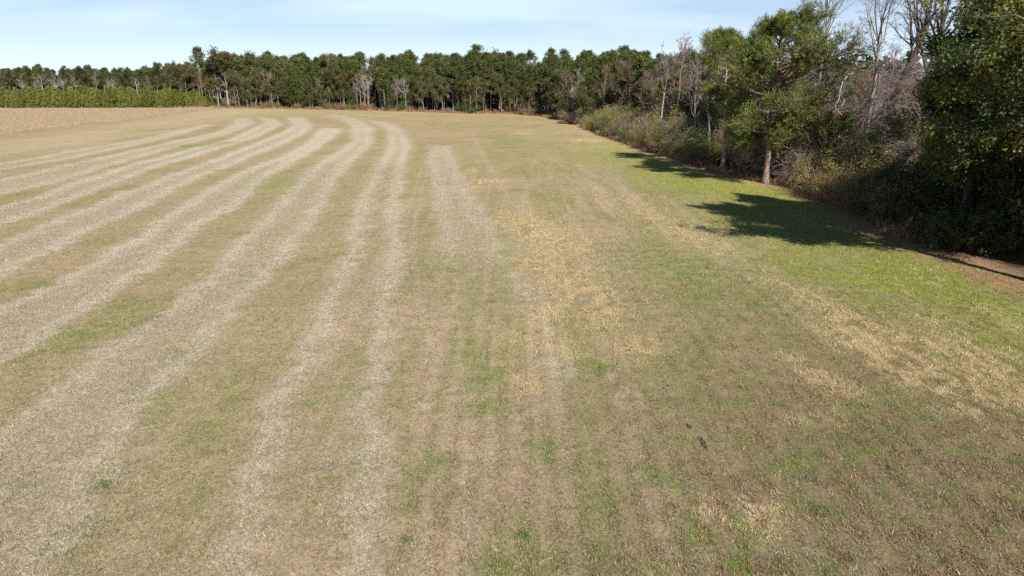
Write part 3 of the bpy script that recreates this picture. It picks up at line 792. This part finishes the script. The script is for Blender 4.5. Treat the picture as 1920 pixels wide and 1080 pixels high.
def put_tree(kind, x, y, h, rz, extra=''):
    u, _ = UV(x, y, 5)
    w = where_words(u)
    protos, name, lab, cat = {
        'pine': (FAR_PINE, 'pine_tree', 'tall green pine', 'pine tree'),
        'epine': (EDGE_PINE, 'pine_tree', 'low branched pine', 'pine tree'),
        'bare': (FAR_BARE, 'bare_tree', 'pale leafless tree', 'tree'),
        'red': (RED_BARE, 'bare_tree', 'reddish brown tree', 'tree'),
        'oak': (FAR_OAK, 'oak_tree', 'olive leafy tree', 'tree')}[kind]
    p = protos[int(rng.integers(len(protos)))]
    s = h / 20.
    depth = extra or 'standing'
    o = stand(name, p, x, y, f'{lab} {depth} {w}', cat, f'{lab}s {w}', s * rng.uniform(.8, 1.25), s, rz, (rng.normal(0, .02), rng.normal(0, .02)))
    cnt[kind] = cnt.get(kind, 0) + 1
    return o
def kind_for(u, row):
    r = rng.uniform()
    if u < 560: tab = [('oak', .25), ('bare', .65), ('epine', .05), ('pine', .05)] if row == 0 else ([('oak', .4), ('bare', .3), ('pine', .3)] if row == 1 else [('pine', .75), ('oak', .25)])
    elif u < 700: tab = [('bare', .4), ('red', .25), ('oak', .3), ('pine', .05)] if row == 0 else ([('oak', .35), ('bare', .25), ('pine', .4)] if row == 1 else [('pine', .9), ('oak', .1)])
    elif u < 900: tab = [('pine', .5), ('bare', .25), ('red', .1), ('oak', .15)] if row == 0 else [('pine', 1.)]
    elif u < 1060: tab = [('pine', .35), ('oak', .45), ('bare', .2)] if row == 0 else [('pine', .8), ('oak', .2)]
    elif u < 1230: tab = [('oak', .35), ('red', .35), ('bare', .08), ('epine', .22)] if row == 0 else [('pine', .5), ('red', .2), ('epine', .3)]
    elif u < 1330: tab = [('red', .5), ('oak', .25), ('epine', .15), ('bare', .1)] if row < 2 else [('red', .4), ('oak', .2), ('pine', .4)]
    elif u < 1560: tab = [('red', .7), ('oak', .3)] if row == 0 else [('red', .6), ('bare', .25), ('oak', .15)]
    else: tab = [('red', .6), ('bare', .4)]
    for k, w in tab:
        r -= w
        if r < 0: return k
    return tab[0][0]
for row, (d, sp) in enumerate([(3.0, 4.8), (7.5, 4.8), (13, 5.0), (20, 5.6), (29, 6.4), (1.8, 3.9)]):
    s = 48.
    while s < CE[-1] - 42:
        x, y = along(s + rng.uniform(-1.3, 1.3), d + rng.uniform(-1.6, 1.6))
        h, u = sky_h(x, y)
        near = y < 125
        if row in (0, 5) and any(abs(x - kx) < w * .8 and -16 < y - ky < 4 for (kx, ky), w in KEEP):
            s += 1.5; continue
        if y < 172 and row in (0, 5):
            x, y = along(s, d + 5.5 + 2 * (row == 5)); h, u = sky_h(x, y); s += sp * .85
            if u < 1980 and y > 92: put_tree(str(rng.choice(['red', 'bare', 'oak'], p=[.6, .15, .25])), x, y, h * rng.uniform(.6, .82), rng.uniform(0, 6.28), 'behind the brush')
            continue
        if y < 172 and row == 1: x, y = along(s, d + 3.5)
        step = sp * (1.05 if y > 130 else 1.15)
        s += step
        if u > 1980 or u < 380: continue
        if near and row == 0: continue                   # the near edge is built by hand
        if near and u > 1330 and row == 1 and rng.uniform() < .5: continue
        if row >= 3 and y < 100 and u > 1500: continue
        k = kind_for(u, row)
        if row == 4 and k not in ('pine',): k = 'pine' if u < 1300 else 'bare'
        m = {0: .78, 1: .88, 2: .94, 3: .96, 4: .97, 5: 1}[row] * rng.uniform(.9, 1.01)
        if row == 5:
            if u > 1200: continue
            k = str(rng.choice(['oak', 'red', 'epine', 'bare'], p=[.45, .2, .27, .08])); m = rng.uniform(.28, .62)
        if k in ('bare', 'red', 'oak') and row < 2: m *= rng.uniform(.72, .98)
        if row == 4 and 780 < u < 1060 and rng.uniform() < .3: m *= 1.10
        if u > 1200: h = min(h, 19)
        put_tree(k, x, y, h * m, rng.uniform(0, 6.28), ['at the wood edge', 'one row back', 'deeper in', 'deeper in', 'far inside', 'low at the edge'][row])
# forest behind the young pines, far left
for row, (y0, sp) in enumerate([(415, 6.0), (425, 6.5), (436, 7), (450, 8)]):
    x = -345.
    while x < -150:
        xx, yy = x + rng.uniform(-1.5, 1.5), y0 + rng.uniform(-3, 3)
        h, u = sky_h(xx, yy)
        x += sp
        if u < -40 or u > 420: continue
        k = ('bare' if rng.uniform() < .5 else ('red' if rng.uniform() < .4 else 'oak')) if row == 0 else ('pine' if rng.uniform() < .8 else 'oak')
        h = min(max(h, 17), 22) * rng.uniform(.84, 1.02) * (.8 if k in ('bare', 'red') else 1)
        put_tree(k, xx, yy, h, rng.uniform(0, 6.28), 'at the wood edge' if row == 0 else 'deeper in')
print('forest', cnt, round(time.time() - T0, 1))

# a mass of woodland behind the last rows, no tree of which can be told apart, and an unseen block added for shade
rng2 = np.random.default_rng(5)
g = Geo()
n = 52000
ss = rng2.uniform(40, CE[-1] - 95, n); dd = rng2.uniform(33, 52, n)
pw = np.array([along(a, b) for a, b in zip(ss, dd)])
top = 12 + 4 * fbm(pw[:, 0] * .15, pw[:, 1] * .15, 9)
top = np.where(pw[:, 1] < 120, 8.5, top)
z = rng2.uniform(0, 1, n) * top
leaves(g, rng2, np.stack([pw[:, 0], pw[:, 1], z], 1), np.full(n, 1.3), pick(rng2, [(.045, .06, .022), (.06, .07, .03), (.09, .075, .05)], n, .2), 0, .7)
n3 = 30000
x = rng2.uniform(60, 420, n3); y = rng2.uniform(70, 420, n3)
leaves(g, rng2, np.stack([x, y, rng2.uniform(0, 1, n3) * 10.5], 1), np.full(n3, 2.6), pick(rng2, [(.06, .08, .03), (.09, .09, .04), (.14, .11, .08)], n3, .2), 0, .7)
n4 = 26000  # unseen leaf block beyond the right frame edge, added to deepen the shade
x = rng2.uniform(42, 57, n4); y = rng2.uniform(-14, 27, n4)
leaves(g, rng2, np.stack([x, y, rng2.uniform(2, 17, n4)], 1), np.full(n4, .9), pick(rng2, [(.06, .08, .03), (.05, .07, .025)], n4, .2), 0, .7)
n2 = 14000
x = rng2.uniform(-360, -140, n2); y = rng2.uniform(455, 480, n2)
leaves(g, rng2, np.stack([x, y, rng2.uniform(0, 13, n2)], 1), np.full(n2, 2.2), pick(rng2, [(.045, .06, .022), (.06, .07, .03), (.09, .075, .05)], n2, .2), 0, .7)
tag(link(bpy.data.objects.new('distant_woodland', g.mesh('distant_woodland', M_LEAF))), 'dark mass of woodland behind the last rows of trees, plus unseen shade foliage', 'woodland', kind='stuff')

# ------------------------------------------------------------------ young pines on the left
YP_PAL = [(.17, .215, .04), (.22, .245, .05), (.125, .165, .035), (.26, .235, .06)]
YOUNG = [pine(201 + i, H=8., r=.09, base=.05, R=1.75, nb=46, ncl=4, nbl=5, leaf=.55, asp=.22, pal=YP_PAL, shape='cone', dead=0, spread=.14) for i in range(4)]
rng = np.random.default_rng(8)
for row, dy in enumerate([0, 3.2, 6.6]):
    x = -212.
    while x < -122:
        y = 281 + dy + (x + 212) * .10 + rng.uniform(-.6, .6)
        u, _ = UV(x, y, 3)
        h = Zat(np.interp(u, [0, 200, 330, 360, 400], [168, 166, 167, 173, 182]), y) * rng.uniform(.78, 1.12) * (1 if row else .93)
        wl_ = 'left end' if u < 130 else ('middle' if u < 270 else 'right end')
        stand('young_pine', YOUNG[int(rng.integers(4))], x, y,
              f'young pine in {["the front row", "the second row", "the rear row"][row]}, {wl_} of the stand', 'pine tree',
              'young pines planted in rows', h / 8 * 1.1, h / 8, rng.uniform(0, 6.28))
        x += rng.uniform(1.7, 2.3)

# ------------------------------------------------------------------ shrubs along the foot of the woods
SHRUBS = {
 'olive': [shrub(301 + i, pal=[(.20, .20, .055), (.25, .23, .07), (.16, .18, .05), (.29, .21, .09)], nst=40, nleaf=12, leaf=.095, stem=(.26, .21, .12), arch=.05) for i in range(3)],
 'brown': [shrub(311 + i, pal=[(.32, .20, .11), (.27, .17, .10), (.38, .26, .14)], nst=44, arch=.06, nleaf=7, leaf=.10, stem=(.32, .22, .14)) for i in range(3)],
 'green': [shrub(321 + i, pal=[(.07, .13, .03), (.10, .16, .035), (.06, .10, .03)], nst=30, nleaf=6) for i in range(2)],
 'mauve': [shrub(331 + i, pal=[(.30, .23, .20), (.27, .20, .17)], nst=56, nleaf=1, leaf=.12, arch=.05, stem=(.31, .245, .22), lv=8) for i in range(3)],
}
S_LAB = {'olive': 'olive green bushy shrub', 'brown': 'rust brown withered shrub',
         'green': 'fresh green leafy shrub', 'mauve': 'leafless mauve thicket'}
rng = np.random.default_rng(9)
def put_shrub(kind, x, y, h, wide=1.):
    u, _ = UV(x, y, 1)
    for bu, bw, by_ in ((1360, 50, 91), (1435, 40, 79), (1490, 34, 76)):
        if abs(u - bu) < bw and y < by_ + 1.5: return
    w = where_words(u)
    s = h / 3.
    stand('shrub', SHRUBS[kind][int(rng.integers(len(SHRUBS[kind])))], x, y, f'{S_LAB[kind]} {w}', 'shrub', f'shrubs {w}',
          s * wide * rng.uniform(.9, 1.2), s, rng.uniform(0, 6.28))
s = 50.
while s < CE[-1] - 40:
    x, y = along(s, .6 + rng.uniform(-.5, 1.2)); u, _ = UV(x, y, 0)
    far = y > 200
    if far: k = rng.choice(['brown', 'green', 'olive', 'mauve'], p=[.4, .15, .25, .2]); h = rng.uniform(1.2, 3.2)
    elif y > 130: k = rng.choice(['brown', 'mauve', 'olive'], p=[.4, .4, .2]); h = rng.uniform(1.5, 3.2)
    elif y > 80: k = rng.choice(['olive', 'brown', 'green'], p=[.55, .35, .1]); h = rng.uniform(1.8, 3.2)
    else: k = rng.choice(['olive', 'brown', 'mauve'], p=[.58, .38, .04]); h = rng.uniform(1.4, 3.0)
    if any(abs(x - kx) < 2.2 and y > 180 for (kx, ky), w in KEEP): h *= .55
    if -200 < x and u < 1960 and not (33 < y < 46): put_shrub(k, x, y, h)
    s += rng.uniform(3.2, 5.2) if far else (rng.uniform(2.6, 3.8) if y > 100 else rng.uniform(1.8, 2.5))
# second tier of brush on the right, taller
for d, hh in ((2.6, 3.7), (5.0, 4.8), (7.6, 5.6)):
    s = CE[np.argmin(np.abs(EDGE[:, 1] - 160))]
    while s < CE[-1] - 58:
        x, y = along(s, d + rng.uniform(-.8, .8)); u, _ = UV(x, y, 0)
        if y > 95: k = rng.choice(['olive', 'mauve', 'brown', 'green'], p=[.64, .16, .12, .08] if d < 7 else [.4, .4, .1, .1])
        else: k = rng.choice(['mauve', 'olive', 'brown', 'green'], p=[.22, .46, .2, .12])
        if y < 82 and u > 1470 and d < 6: k = rng.choice(['olive', 'brown', 'green'], p=[.6, .25, .15])
        if u < 1960 and y > 53: put_shrub(k, x, y, hh * rng.uniform(.7, 1.1), 1.1)
        s += rng.uniform(3., 4.2)
print('shrubs', round(time.time() - T0, 1))

# ------------------------------------------------------------------ the trees one can name
NP = dict(asp=.13, leaf=.40, spread=.13)
x, y = G(1435, 345)
stand('pine_tree', pine(401, H=16.2, r=.30, base=.27, R=7.2, nb=98, ncl=26, nbl=17, t0=.5, pal=[(.09, .13, .028), (.13, .17, .032), (.18, .21, .04), (.07, .105, .028), (.22, .205, .05)],
      bark=(.23, .165, .135), shape='round', dead=10, skew=(.24, -.1), holes=((-3.4, -1, 9.6, 1.2), (3.2, -1.5, 7.4, 2.0)), **NP), x, y,
      'biggest and fullest green pine at the right edge of the field', 'pine tree')
x, y = G(1355, 318)
stand('pine_tree', pine(402, H=15.8, r=.24, base=.42, R=4.0, nb=44, ncl=24, nbl=15, t0=.45, pal=[(.08, .12, .025), (.115, .15, .03), (.16, .18, .036), (.08, .11, .028), (.22, .18, .05)],
      bark=(.34, .27, .22), shape='flat', dead=10, skew=(-.15, 0), **NP), x, y,
      'slimmer yellowish green pine just left of the biggest pine', 'pine tree')
stand('pine_tree', pine(403, H=15.6, r=.22, base=.3, R=3.9, nb=44, ncl=22, nbl=14, t0=.45, pal=PINE_PAL, bark=(.26, .2, .16), shape='round', **NP), X_at(1400, 96), 96,
      'dark pine half hidden behind the two near pines', 'pine tree')
BARK_G = (.17, .145, .13); TW_G = (.22, .175, .16)
x, y = G(1478, 349)
stand('leaning_tree', hardwood(411, H=11.5, r=.24, nlimb=8, lv=(7, 6, 5), twig=.008, bark=(.30, .19, .15), twigc=(.27, .19, .16), spread=.9, fork=.35, lean=(2.4, .3),
      nleaf=1, leafsize=.12, pal=[(.24, .16, .12), (.28, .18, .12), (.20, .17, .08)], lspread=.2, up=-.03, viny=dict(n=500, L=3.2, col=(.33, .24, .20), zmax=.95, out=.8)), x, y,
      'small red barked tree leaning right beside the biggest pine, tangled in vines', 'tree')
def near_bare(seed, u, y, H, label, **k):
    a = dict(r=.26, nlimb=6, lv=(6, 6, 5), twig=.010, bark=BARK_G, twigc=TW_G, spread=.5, fork=.35); a.update(k)
    rz = a.pop('rz', 0); tilt = a.pop('tilt', (0, 0))
    return stand('bare_tree', hardwood(seed, H=H, **a), X_at(u, y), y, label, 'tree', rz=rz, tilt=tilt)
near_bare(421, 1508, 82, 24, 'tall leafless tree rising forked straight behind the biggest pine', spread=.45, fork=.6, r=.3, limbL=.34)
near_bare(422, 1606, 70, 22, 'tall dead looking tree with dark lower trunk and pale upper limbs', r=.27, fork=.45, spread=.38, bark=(.30, .27, .25), lean=(.2, 0), nlimb=4, viny=dict(n=260, L=1.8, zmax=.5, out=.6))
near_bare(423, 1622, 66, 23, 'dark vine hung tree leaning to the right, left one of two', r=.50, fork=.38, spread=.4, bark=(.10, .08, .07), lean=(2.6, .3), nlimb=5, viny=dict(n=700, L=3.2, zmax=.62, out=.7))
near_bare(424, 1680, 60, 22, 'dark vine hung tree leaning right, close to the big leafy tree', r=.52, fork=.36, spread=.38, bark=(.10, .08, .07), lean=(2.0, .5), nlimb=5, viny=dict(n=700, L=3.2, zmax=.6, out=.7))
near_bare(425, 1266, 118, 19.2, 'slender bare tree with small reddish crown standing above its neighbours against the sky', r=.17, fork=.62, spread=.55, limbL=.22, twigc=(.30, .20, .19), twig=.014)
near_bare(426, 1236, 122, 16.0, 'pale forked sapling left of the slender tree with the reddish crown', r=.13, fork=.45, spread=.6, bark=(.42, .38, .34), twig=.014)
near_bare(427, 1300, 104, 15.5, 'grey twiggy tree between the slender tree and the near pines', r=.16, fork=.3, spread=.6, twig=.012)
near_bare(428, 1328, 98, 15.0, 'mauve twiggy tree close behind the slimmer near pine', r=.16, fork=.3, spread=.6, twigc=(.29, .23, .22), twig=.012)
near_bare(429, 1560, 92, 18., 'pinkish bare tree between the biggest pine and the dead tree', r=.2, fork=.3, spread=.6, twigc=(.27, .195, .17), twig=.012)
near_bare(430, 1640, 95, 17., 'pinkish bare tree seen between the two dark leaning trees', r=.2, fork=.3, spread=.65, twigc=(.27, .19, .17), twig=.012)
near_bare(431, 1715, 78, 15., 'greyish bare tree tucked beside the big leafy tree', r=.2, fork=.3, spread=.65, twigc=(.30, .25, .235), twig=.012)
near_bare(432, 1650, 74, 13., 'low tangled bare tree under the dark leaning trees', r=.2, fork=.15, spread=.9, twigc=(.21, .155, .125), twig=.010, lv=(8, 7, 5), up=-.02)
near_bare(433, 1590, 80, 12.5, 'low tangled grey tree right of the biggest pine', r=.18, fork=.15, spread=.9, twigc=(.21, .165, .14), twig=.010, lv=(8, 7, 5), up=-.02)
near_bare(434, 1700, 66, 10.5, 'low tangled brown tree in front of the rightmost leaning tree', r=.16, fork=.15, spread=.9, twigc=(.20, .14, .10), twig=.010, lv=(8, 7, 5), up=-.02)

def far_named(name, u, vb, v_top, parts, label, cat='tree', wide=1., y=None, tilt=(0, 0), rz=0.):
    x, yy = G(u, vb) if y is None else (X_at(u, y), y)
    h = Zat(v_top, yy)
    return stand(name, parts, x, yy, label, cat, s=h / 20 * wide, sz=h / 20, rz=rz, tilt=tilt)
PALE = dict(bark=(.50, .46, .42), twigc=(.34, .29, .27), nlimb=5, lv=(6, 5, 3), twig=.022, fork=.3, spread=.7)
far_named('pine_tree', 382, 0, 94, pine(501, base=.72, R=2.4, nb=26, shape='flat', leaf=.6, asp=.34), 'lone tall pine standing above the wood at the left', 'pine tree', y=330)
far_named('oak_tree', 430, 201, 97, FAR_OAK[1], 'big spreading olive brown tree at the left corner of the wood', wide=1.35)
far_named('oak_tree', 408, 200, 112, FAR_OAK[0], 'dark green tree on the very corner of the wood, beside the young pines', wide=1.1, rz=2.)
far_named('bare_tree', 474, 194, 106, hardwood(511, **dict(PALE, lv=(7, 6, 4))), 'wide pale grey leafless tree right of the big corner tree', wide=1.15)
far_named('bare_tree', 497, 197, 118, FAR_BARE[0], 'grey leafless tree leaning beside the wide pale one', tilt=(0, .08))
far_named('bare_tree', 641, 196, 119, hardwood(512, **dict(PALE, bark=(.62, .58, .54), twigc=(.36, .26, .24), lv=(7, 6, 4), spread=.9)), 'white trunked leafless tree with a wide reddish crown', wide=1.1, tilt=(0, -.08))
far_named('bare_tree', 655, 197, 138, hardwood(513, **dict(PALE, bark=(.58, .55, .48), nlimb=3, lv=(3, 2, 2), fork=.5)), 'pale dead forked tree just right of the white trunked one')
far_named('bare_tree', 715, 205, 132, hardwood(514, **dict(PALE, nlimb=3, lv=(3, 3, 2), fork=.55)), 'slightly leaning pale trunk at the middle of the far wood edge', tilt=(0, -.08))
far_named('bare_tree', 823, 205, 118, hardwood(515, **dict(PALE, spread=.4, bark=(.40, .36, .35), twigc=(.33, .28, .28))), 'narrow upright lilac grey leafless tree before the green pines', wide=.8)
far_named('bare_tree', 937, 209, 120, hardwood(516, **dict(PALE, spread=.5)), 'thin pale double trunk near the shaded corner of the wood')
far_named('pine_tree', 1024, 212, 96, EDGE_PINE[2], 'dark pine with thick pale trunk at the shaded corner', 'pine tree', wide=1.1)

# pale curved dead branch hooked down from the dead tree
rngd = np.random.default_rng(441)
g = Geo()
yb = 68.
cp = [(1606, 137), (1592, 138), (1578, 152), (1571, 170), (1568, 185), (1560, 200), (1570, 215)]
cps = [np.array([X_at(u, yb, Zat(v, yb)), yb - i * .15, Zat(v, yb)]) for i, (u, v) in enumerate(cp)]
cb = [(1606, 190), (1598, 183), (1588, 178), (1582, 190), (1575, 200), (1562, 206)]
cbs = [np.array([X_at(u, yb, Zat(v, yb)), yb + .3 - i * .15, Zat(v, yb)]) for i, (u, v) in enumerate(cb)]
for c_, r_ in ((cps, .06), (cbs, .045)):
    c_ = np.array(c_); chain(g, c_, np.linspace(r_, .02, len(c_)), (.42, .39, .35), 6)
    B = (c_[None], unit(np.gradient(c_, axis=0))[None], np.linspace(r_, .02, len(c_))[None])
    P, D, L, R = kids(rngd, B, 9, .2, 1., .8, .28, np.array([5.])); B2 = grow(rngd, P, D, L, R * .8, 4, .25, -.12, .4); put(g, B2, np.array((.36, .33, .30)), 4)
    P, D, L, R = kids(rngd, B2, 4, .2, 1., .8, .5, L, rmin=.012); put(g, grow(rngd, P, D, L, R, 3, .25, -.15, .5), np.array((.34, .31, .28)), 3)
for o in list(S.objects):
    if o.get('label', '').startswith('tall dead looking tree'):
        me = g.mesh('dead_branch', M_BARK, True)
        br = bpy.data.objects.new('dead_branch', me); link(br, o)
        br.matrix_parent_inverse = __import__('mathutils').Matrix.LocRotScale(o.location, o.rotation_euler, o.scale).inverted()
        br['label'] = 'pale hooked dead branch hanging down'

# big leafy tree at the right, and its neighbours outside the frame whose shade falls in
BIG_PAL = [(.05, .07, .02), (.065, .085, .022), (.085, .11, .026), (.14, .16, .036), (.21, .205, .042), (.18, .17, .04)]
BK = dict(r=.42, nlimb=20, lv=(8, 6, 4), twig=.010, bark=(.17, .14, .12), twigc=(.13, .10, .085), spread=1.05, fork=.24, nleaf=6, leafsize=.25, lspread=.3, pal=BIG_PAL, limbL=.44, up=.02, asp=.6, tw2=True)
BK['limbL'] = .50; BK['nlimb'] = 26; BK['leafsize'] = .19; BK['nleaf'] = 10
BK['fork'] = .38; BK['limbL'] = .53
stand('leafy_tree', hardwood(451, H=18.0, **BK), 30.0, 36.0, 'big broadleaf tree with yellow green leaves filling the right edge', 'tree')
stand('leafy_tree', hardwood(453, H=19.5, **dict(BK, r=.22, nlimb=22, limbL=.24, fork=.18, bark=(.07, .058, .048))), X_at(1795, 47), 47, 'slimmer broadleaf tree with lit yellow green leaves left of the big one', 'tree')
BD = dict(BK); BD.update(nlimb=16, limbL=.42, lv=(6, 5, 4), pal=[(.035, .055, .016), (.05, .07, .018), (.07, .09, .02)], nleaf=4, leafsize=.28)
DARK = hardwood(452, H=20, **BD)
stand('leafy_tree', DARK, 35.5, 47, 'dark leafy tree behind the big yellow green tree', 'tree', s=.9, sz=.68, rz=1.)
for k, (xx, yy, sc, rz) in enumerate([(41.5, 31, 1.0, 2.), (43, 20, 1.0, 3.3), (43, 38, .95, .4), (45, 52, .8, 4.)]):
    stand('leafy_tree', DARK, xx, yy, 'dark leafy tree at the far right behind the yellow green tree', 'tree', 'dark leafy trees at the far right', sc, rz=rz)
for k, (xx, yy, sc, lab) in enumerate([(34.5, 62, .40, 'low evergreen added for dark shade at the foot of the rightmost leaning tree'), (39, 70, .46, 'low evergreen added for dark shade behind the dark leaning trees'),
        (35.5, 76, .40, 'low evergreen added for shade between the dead tree and the left leaning tree'), (42, 62, .5, 'evergreen added for dark shade close behind the slimmer broadleaf tree'),
        (33.5, 84, .42, 'low evergreen added for dark shade behind the biggest pine, on its right')]):
    stand('shade_evergreen', DARK, xx, yy, lab, 'tree', s=sc, rz=k * 1.1)  # dark fill trees added to deepen the shade below the bare trees
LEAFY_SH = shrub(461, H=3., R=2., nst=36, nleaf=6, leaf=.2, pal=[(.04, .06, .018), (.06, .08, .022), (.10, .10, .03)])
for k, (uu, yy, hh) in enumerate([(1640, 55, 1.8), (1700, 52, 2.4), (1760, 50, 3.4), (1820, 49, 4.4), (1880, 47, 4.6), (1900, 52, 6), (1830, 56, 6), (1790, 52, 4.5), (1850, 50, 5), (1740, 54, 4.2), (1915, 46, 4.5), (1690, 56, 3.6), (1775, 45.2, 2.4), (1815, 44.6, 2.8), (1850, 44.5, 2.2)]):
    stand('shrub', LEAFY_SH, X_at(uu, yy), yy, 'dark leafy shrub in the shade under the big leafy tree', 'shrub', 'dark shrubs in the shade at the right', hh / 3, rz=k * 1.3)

# ------------------------------------------------------------------ single tufts and torn stubble in the foreground
def tuft(name, seed, px, R, h, n, pal, label, cat, flat=.9, stretch=(1, 1), wd=.016):
    rng = np.random.default_rng(seed); gx_, gy_ = G(*px)
    r = R * np.sqrt(rng.uniform(0, 1, n)); a = rng.uniform(0, 6.28, n)
    p = np.stack([np.cos(a) * r * stretch[0], np.sin(a) * r * stretch[1], np.zeros(n)], 1)
    d = unit(np.stack([np.cos(a) * flat * rng.uniform(0, 1.4, n) + rng.normal(0, .3, n), np.sin(a) * flat * rng.uniform(0, 1.4, n) + rng.normal(0, .3, n), np.ones(n) * .7], 1))
    L = h * rng.uniform(.5, 1.3, n); az = rng.uniform(0, 3.14, n)
    sd = np.stack([np.cos(az), np.sin(az), 0 * az], 1) * wd * .5
    mid = p + d * L[:, None] * .55; tip = p + d * L[:, None]; tip[:, 2] -= L * .12
    v = np.stack([p - sd, p + sd, mid + sd * .8, mid - sd * .8, tip], 1)
    g = Geo(); k = np.arange(n) * 5
    g.add(v.reshape(-1, 3), np.repeat(pick(rng, pal, n, .2), 5, 0), quad=np.stack([k, k + 1, k + 2, k + 3], 1), tri=np.stack([k + 3, k + 2, k + 4], 1))
    o = link(bpy.data.objects.new(name, g.mesh(name, M_STRAW))); xx = np.array([gx_]); yy = np.array([gy_])
    o.location = (gx_, gy_, float(ground_z(xx, yy)[0] + (fbm(xx * 1.3, yy * 1.3, 51, 3)[0] - .5) * .10) - .01)
    tag(o, label, cat); return o
BG = [(.17, .26, .035), (.22, .30, .045), (.13, .20, .03)]
DG = [(.09, .15, .04), (.12, .18, .05), (.07, .11, .035)]
SG = [(.62, .50, .33), (.54, .42, .26), (.70, .60, .44), (.42, .31, .19)]
RUT_SHADE = [(.11, .07, .045), (.08, .05, .035), (.22, .15, .09)]  # dark browns put the rut's shadow into the blade colour
BR = [(.16, .10, .06), (.24, .16, .10), (.11, .07, .04)]
tuft('grass_tuft', 501, (1388, 982), .26, .10, 420, BG, 'bright green grass tuft beside the pale dead clump at the lower right', 'grass tuft')
tuft('grass_tuft', 502, (1388, 1062), .20, .10, 300, BG, 'bright green grass tuft at the bottom edge, below the other bright one', 'grass tuft')
tuft('grass_clump', 503, (1428, 968), .30, .26, 260, SG, 'largest pale clump of dead grass in the lower right foreground', 'grass clump', 1.1)
tuft('grass_clump', 504, (1340, 965), .22, .22, 170, SG, 'pale dead grass clump just left of the bright green tuft', 'grass clump', 1.1)
tuft('weed', 505, (975, 1003), .16, .09, 200, DG, 'small dark green weed low in the centre of the field', 'weed')
tuft('weed', 506, (1130, 686), .22, .09, 200, BG, 'bright green weed just below the straw patch in the middle', 'weed')
tuft('weed', 507, (190, 905), .22, .12, 260, DG, 'green weed on the edge of the widest straw swath at lower left', 'weed')
tuft('weed', 508, (763, 1010), .14, .08, 140, DG, 'tiny green weed beside the straw line at bottom centre', 'weed')
tuft('weed', 509, (1540, 960), .24, .10, 240, DG, 'dark green weed patch right of the pale dead clump', 'weed')
tuft('straw_clump', 510, (156, 715), .28, .16, 220, [(.55, .36, .22), (.62, .46, .30), (.40, .25, .15)], 'orange tinged straw clump on the widest swath at the left', 'straw clump')
tuft('stubble_ridge', 511, (1318, 828), .36, .10, 190, RUT_SHADE, 'short ridge of torn stubble with shadow coloured blades standing alone at lower right', 'stubble', .5, (.16, 1.2), .03)
tuft('stubble_ridge', 512, (1292, 798), .15, .09, 70, RUT_SHADE, 'smaller stubble knot in the same painted shadow tone above the torn stubble ridge', 'stubble', .5, (.3, 1.1), .03)

# ------------------------------------------------------------------ labels: number like things from left to right
from collections import defaultdict
by = defaultdict(list)
for o in S.objects:
    if o.parent is None and 'label' in o and o.get('kind') is None: by[o['label']].append(o)
ORD = ['leftmost', 'second', 'third', 'fourth', 'fifth', 'sixth', 'seventh', 'eighth', 'ninth', 'tenth', 'eleventh', 'twelfth', 'thirteenth', 'fourteenth',
       'fifteenth', 'sixteenth', 'seventeenth', 'eighteenth', 'nineteenth', 'twentieth']
ORD += ['twenty ' + w for w in ['first'] + ORD[1:9]] + ['thirtieth'] + ['thirty ' + w for w in ['first'] + ORD[1:9]]
for lab, obs in by.items():
    if len(obs) > 1:
        obs.sort(key=lambda o: UV(o.location.x, o.location.y)[0])
        for k, o in enumerate(obs):
            if k == len(obs) - 1: w = 'rightmost'
            elif k == 0: w = 'leftmost'
            else: w = ORD[min(k, len(ORD) - 1)] + ' from left,'
            w = w.replace('twenty ', 'twenty-').replace('thirty ', 'thirty-')
            o['label'] = w + ' ' + lab
for o in S.objects:
    if len(o.get('label', '').split()) > 16: print('LONG', o['label'])
print('done', round(time.time() - T0, 1))
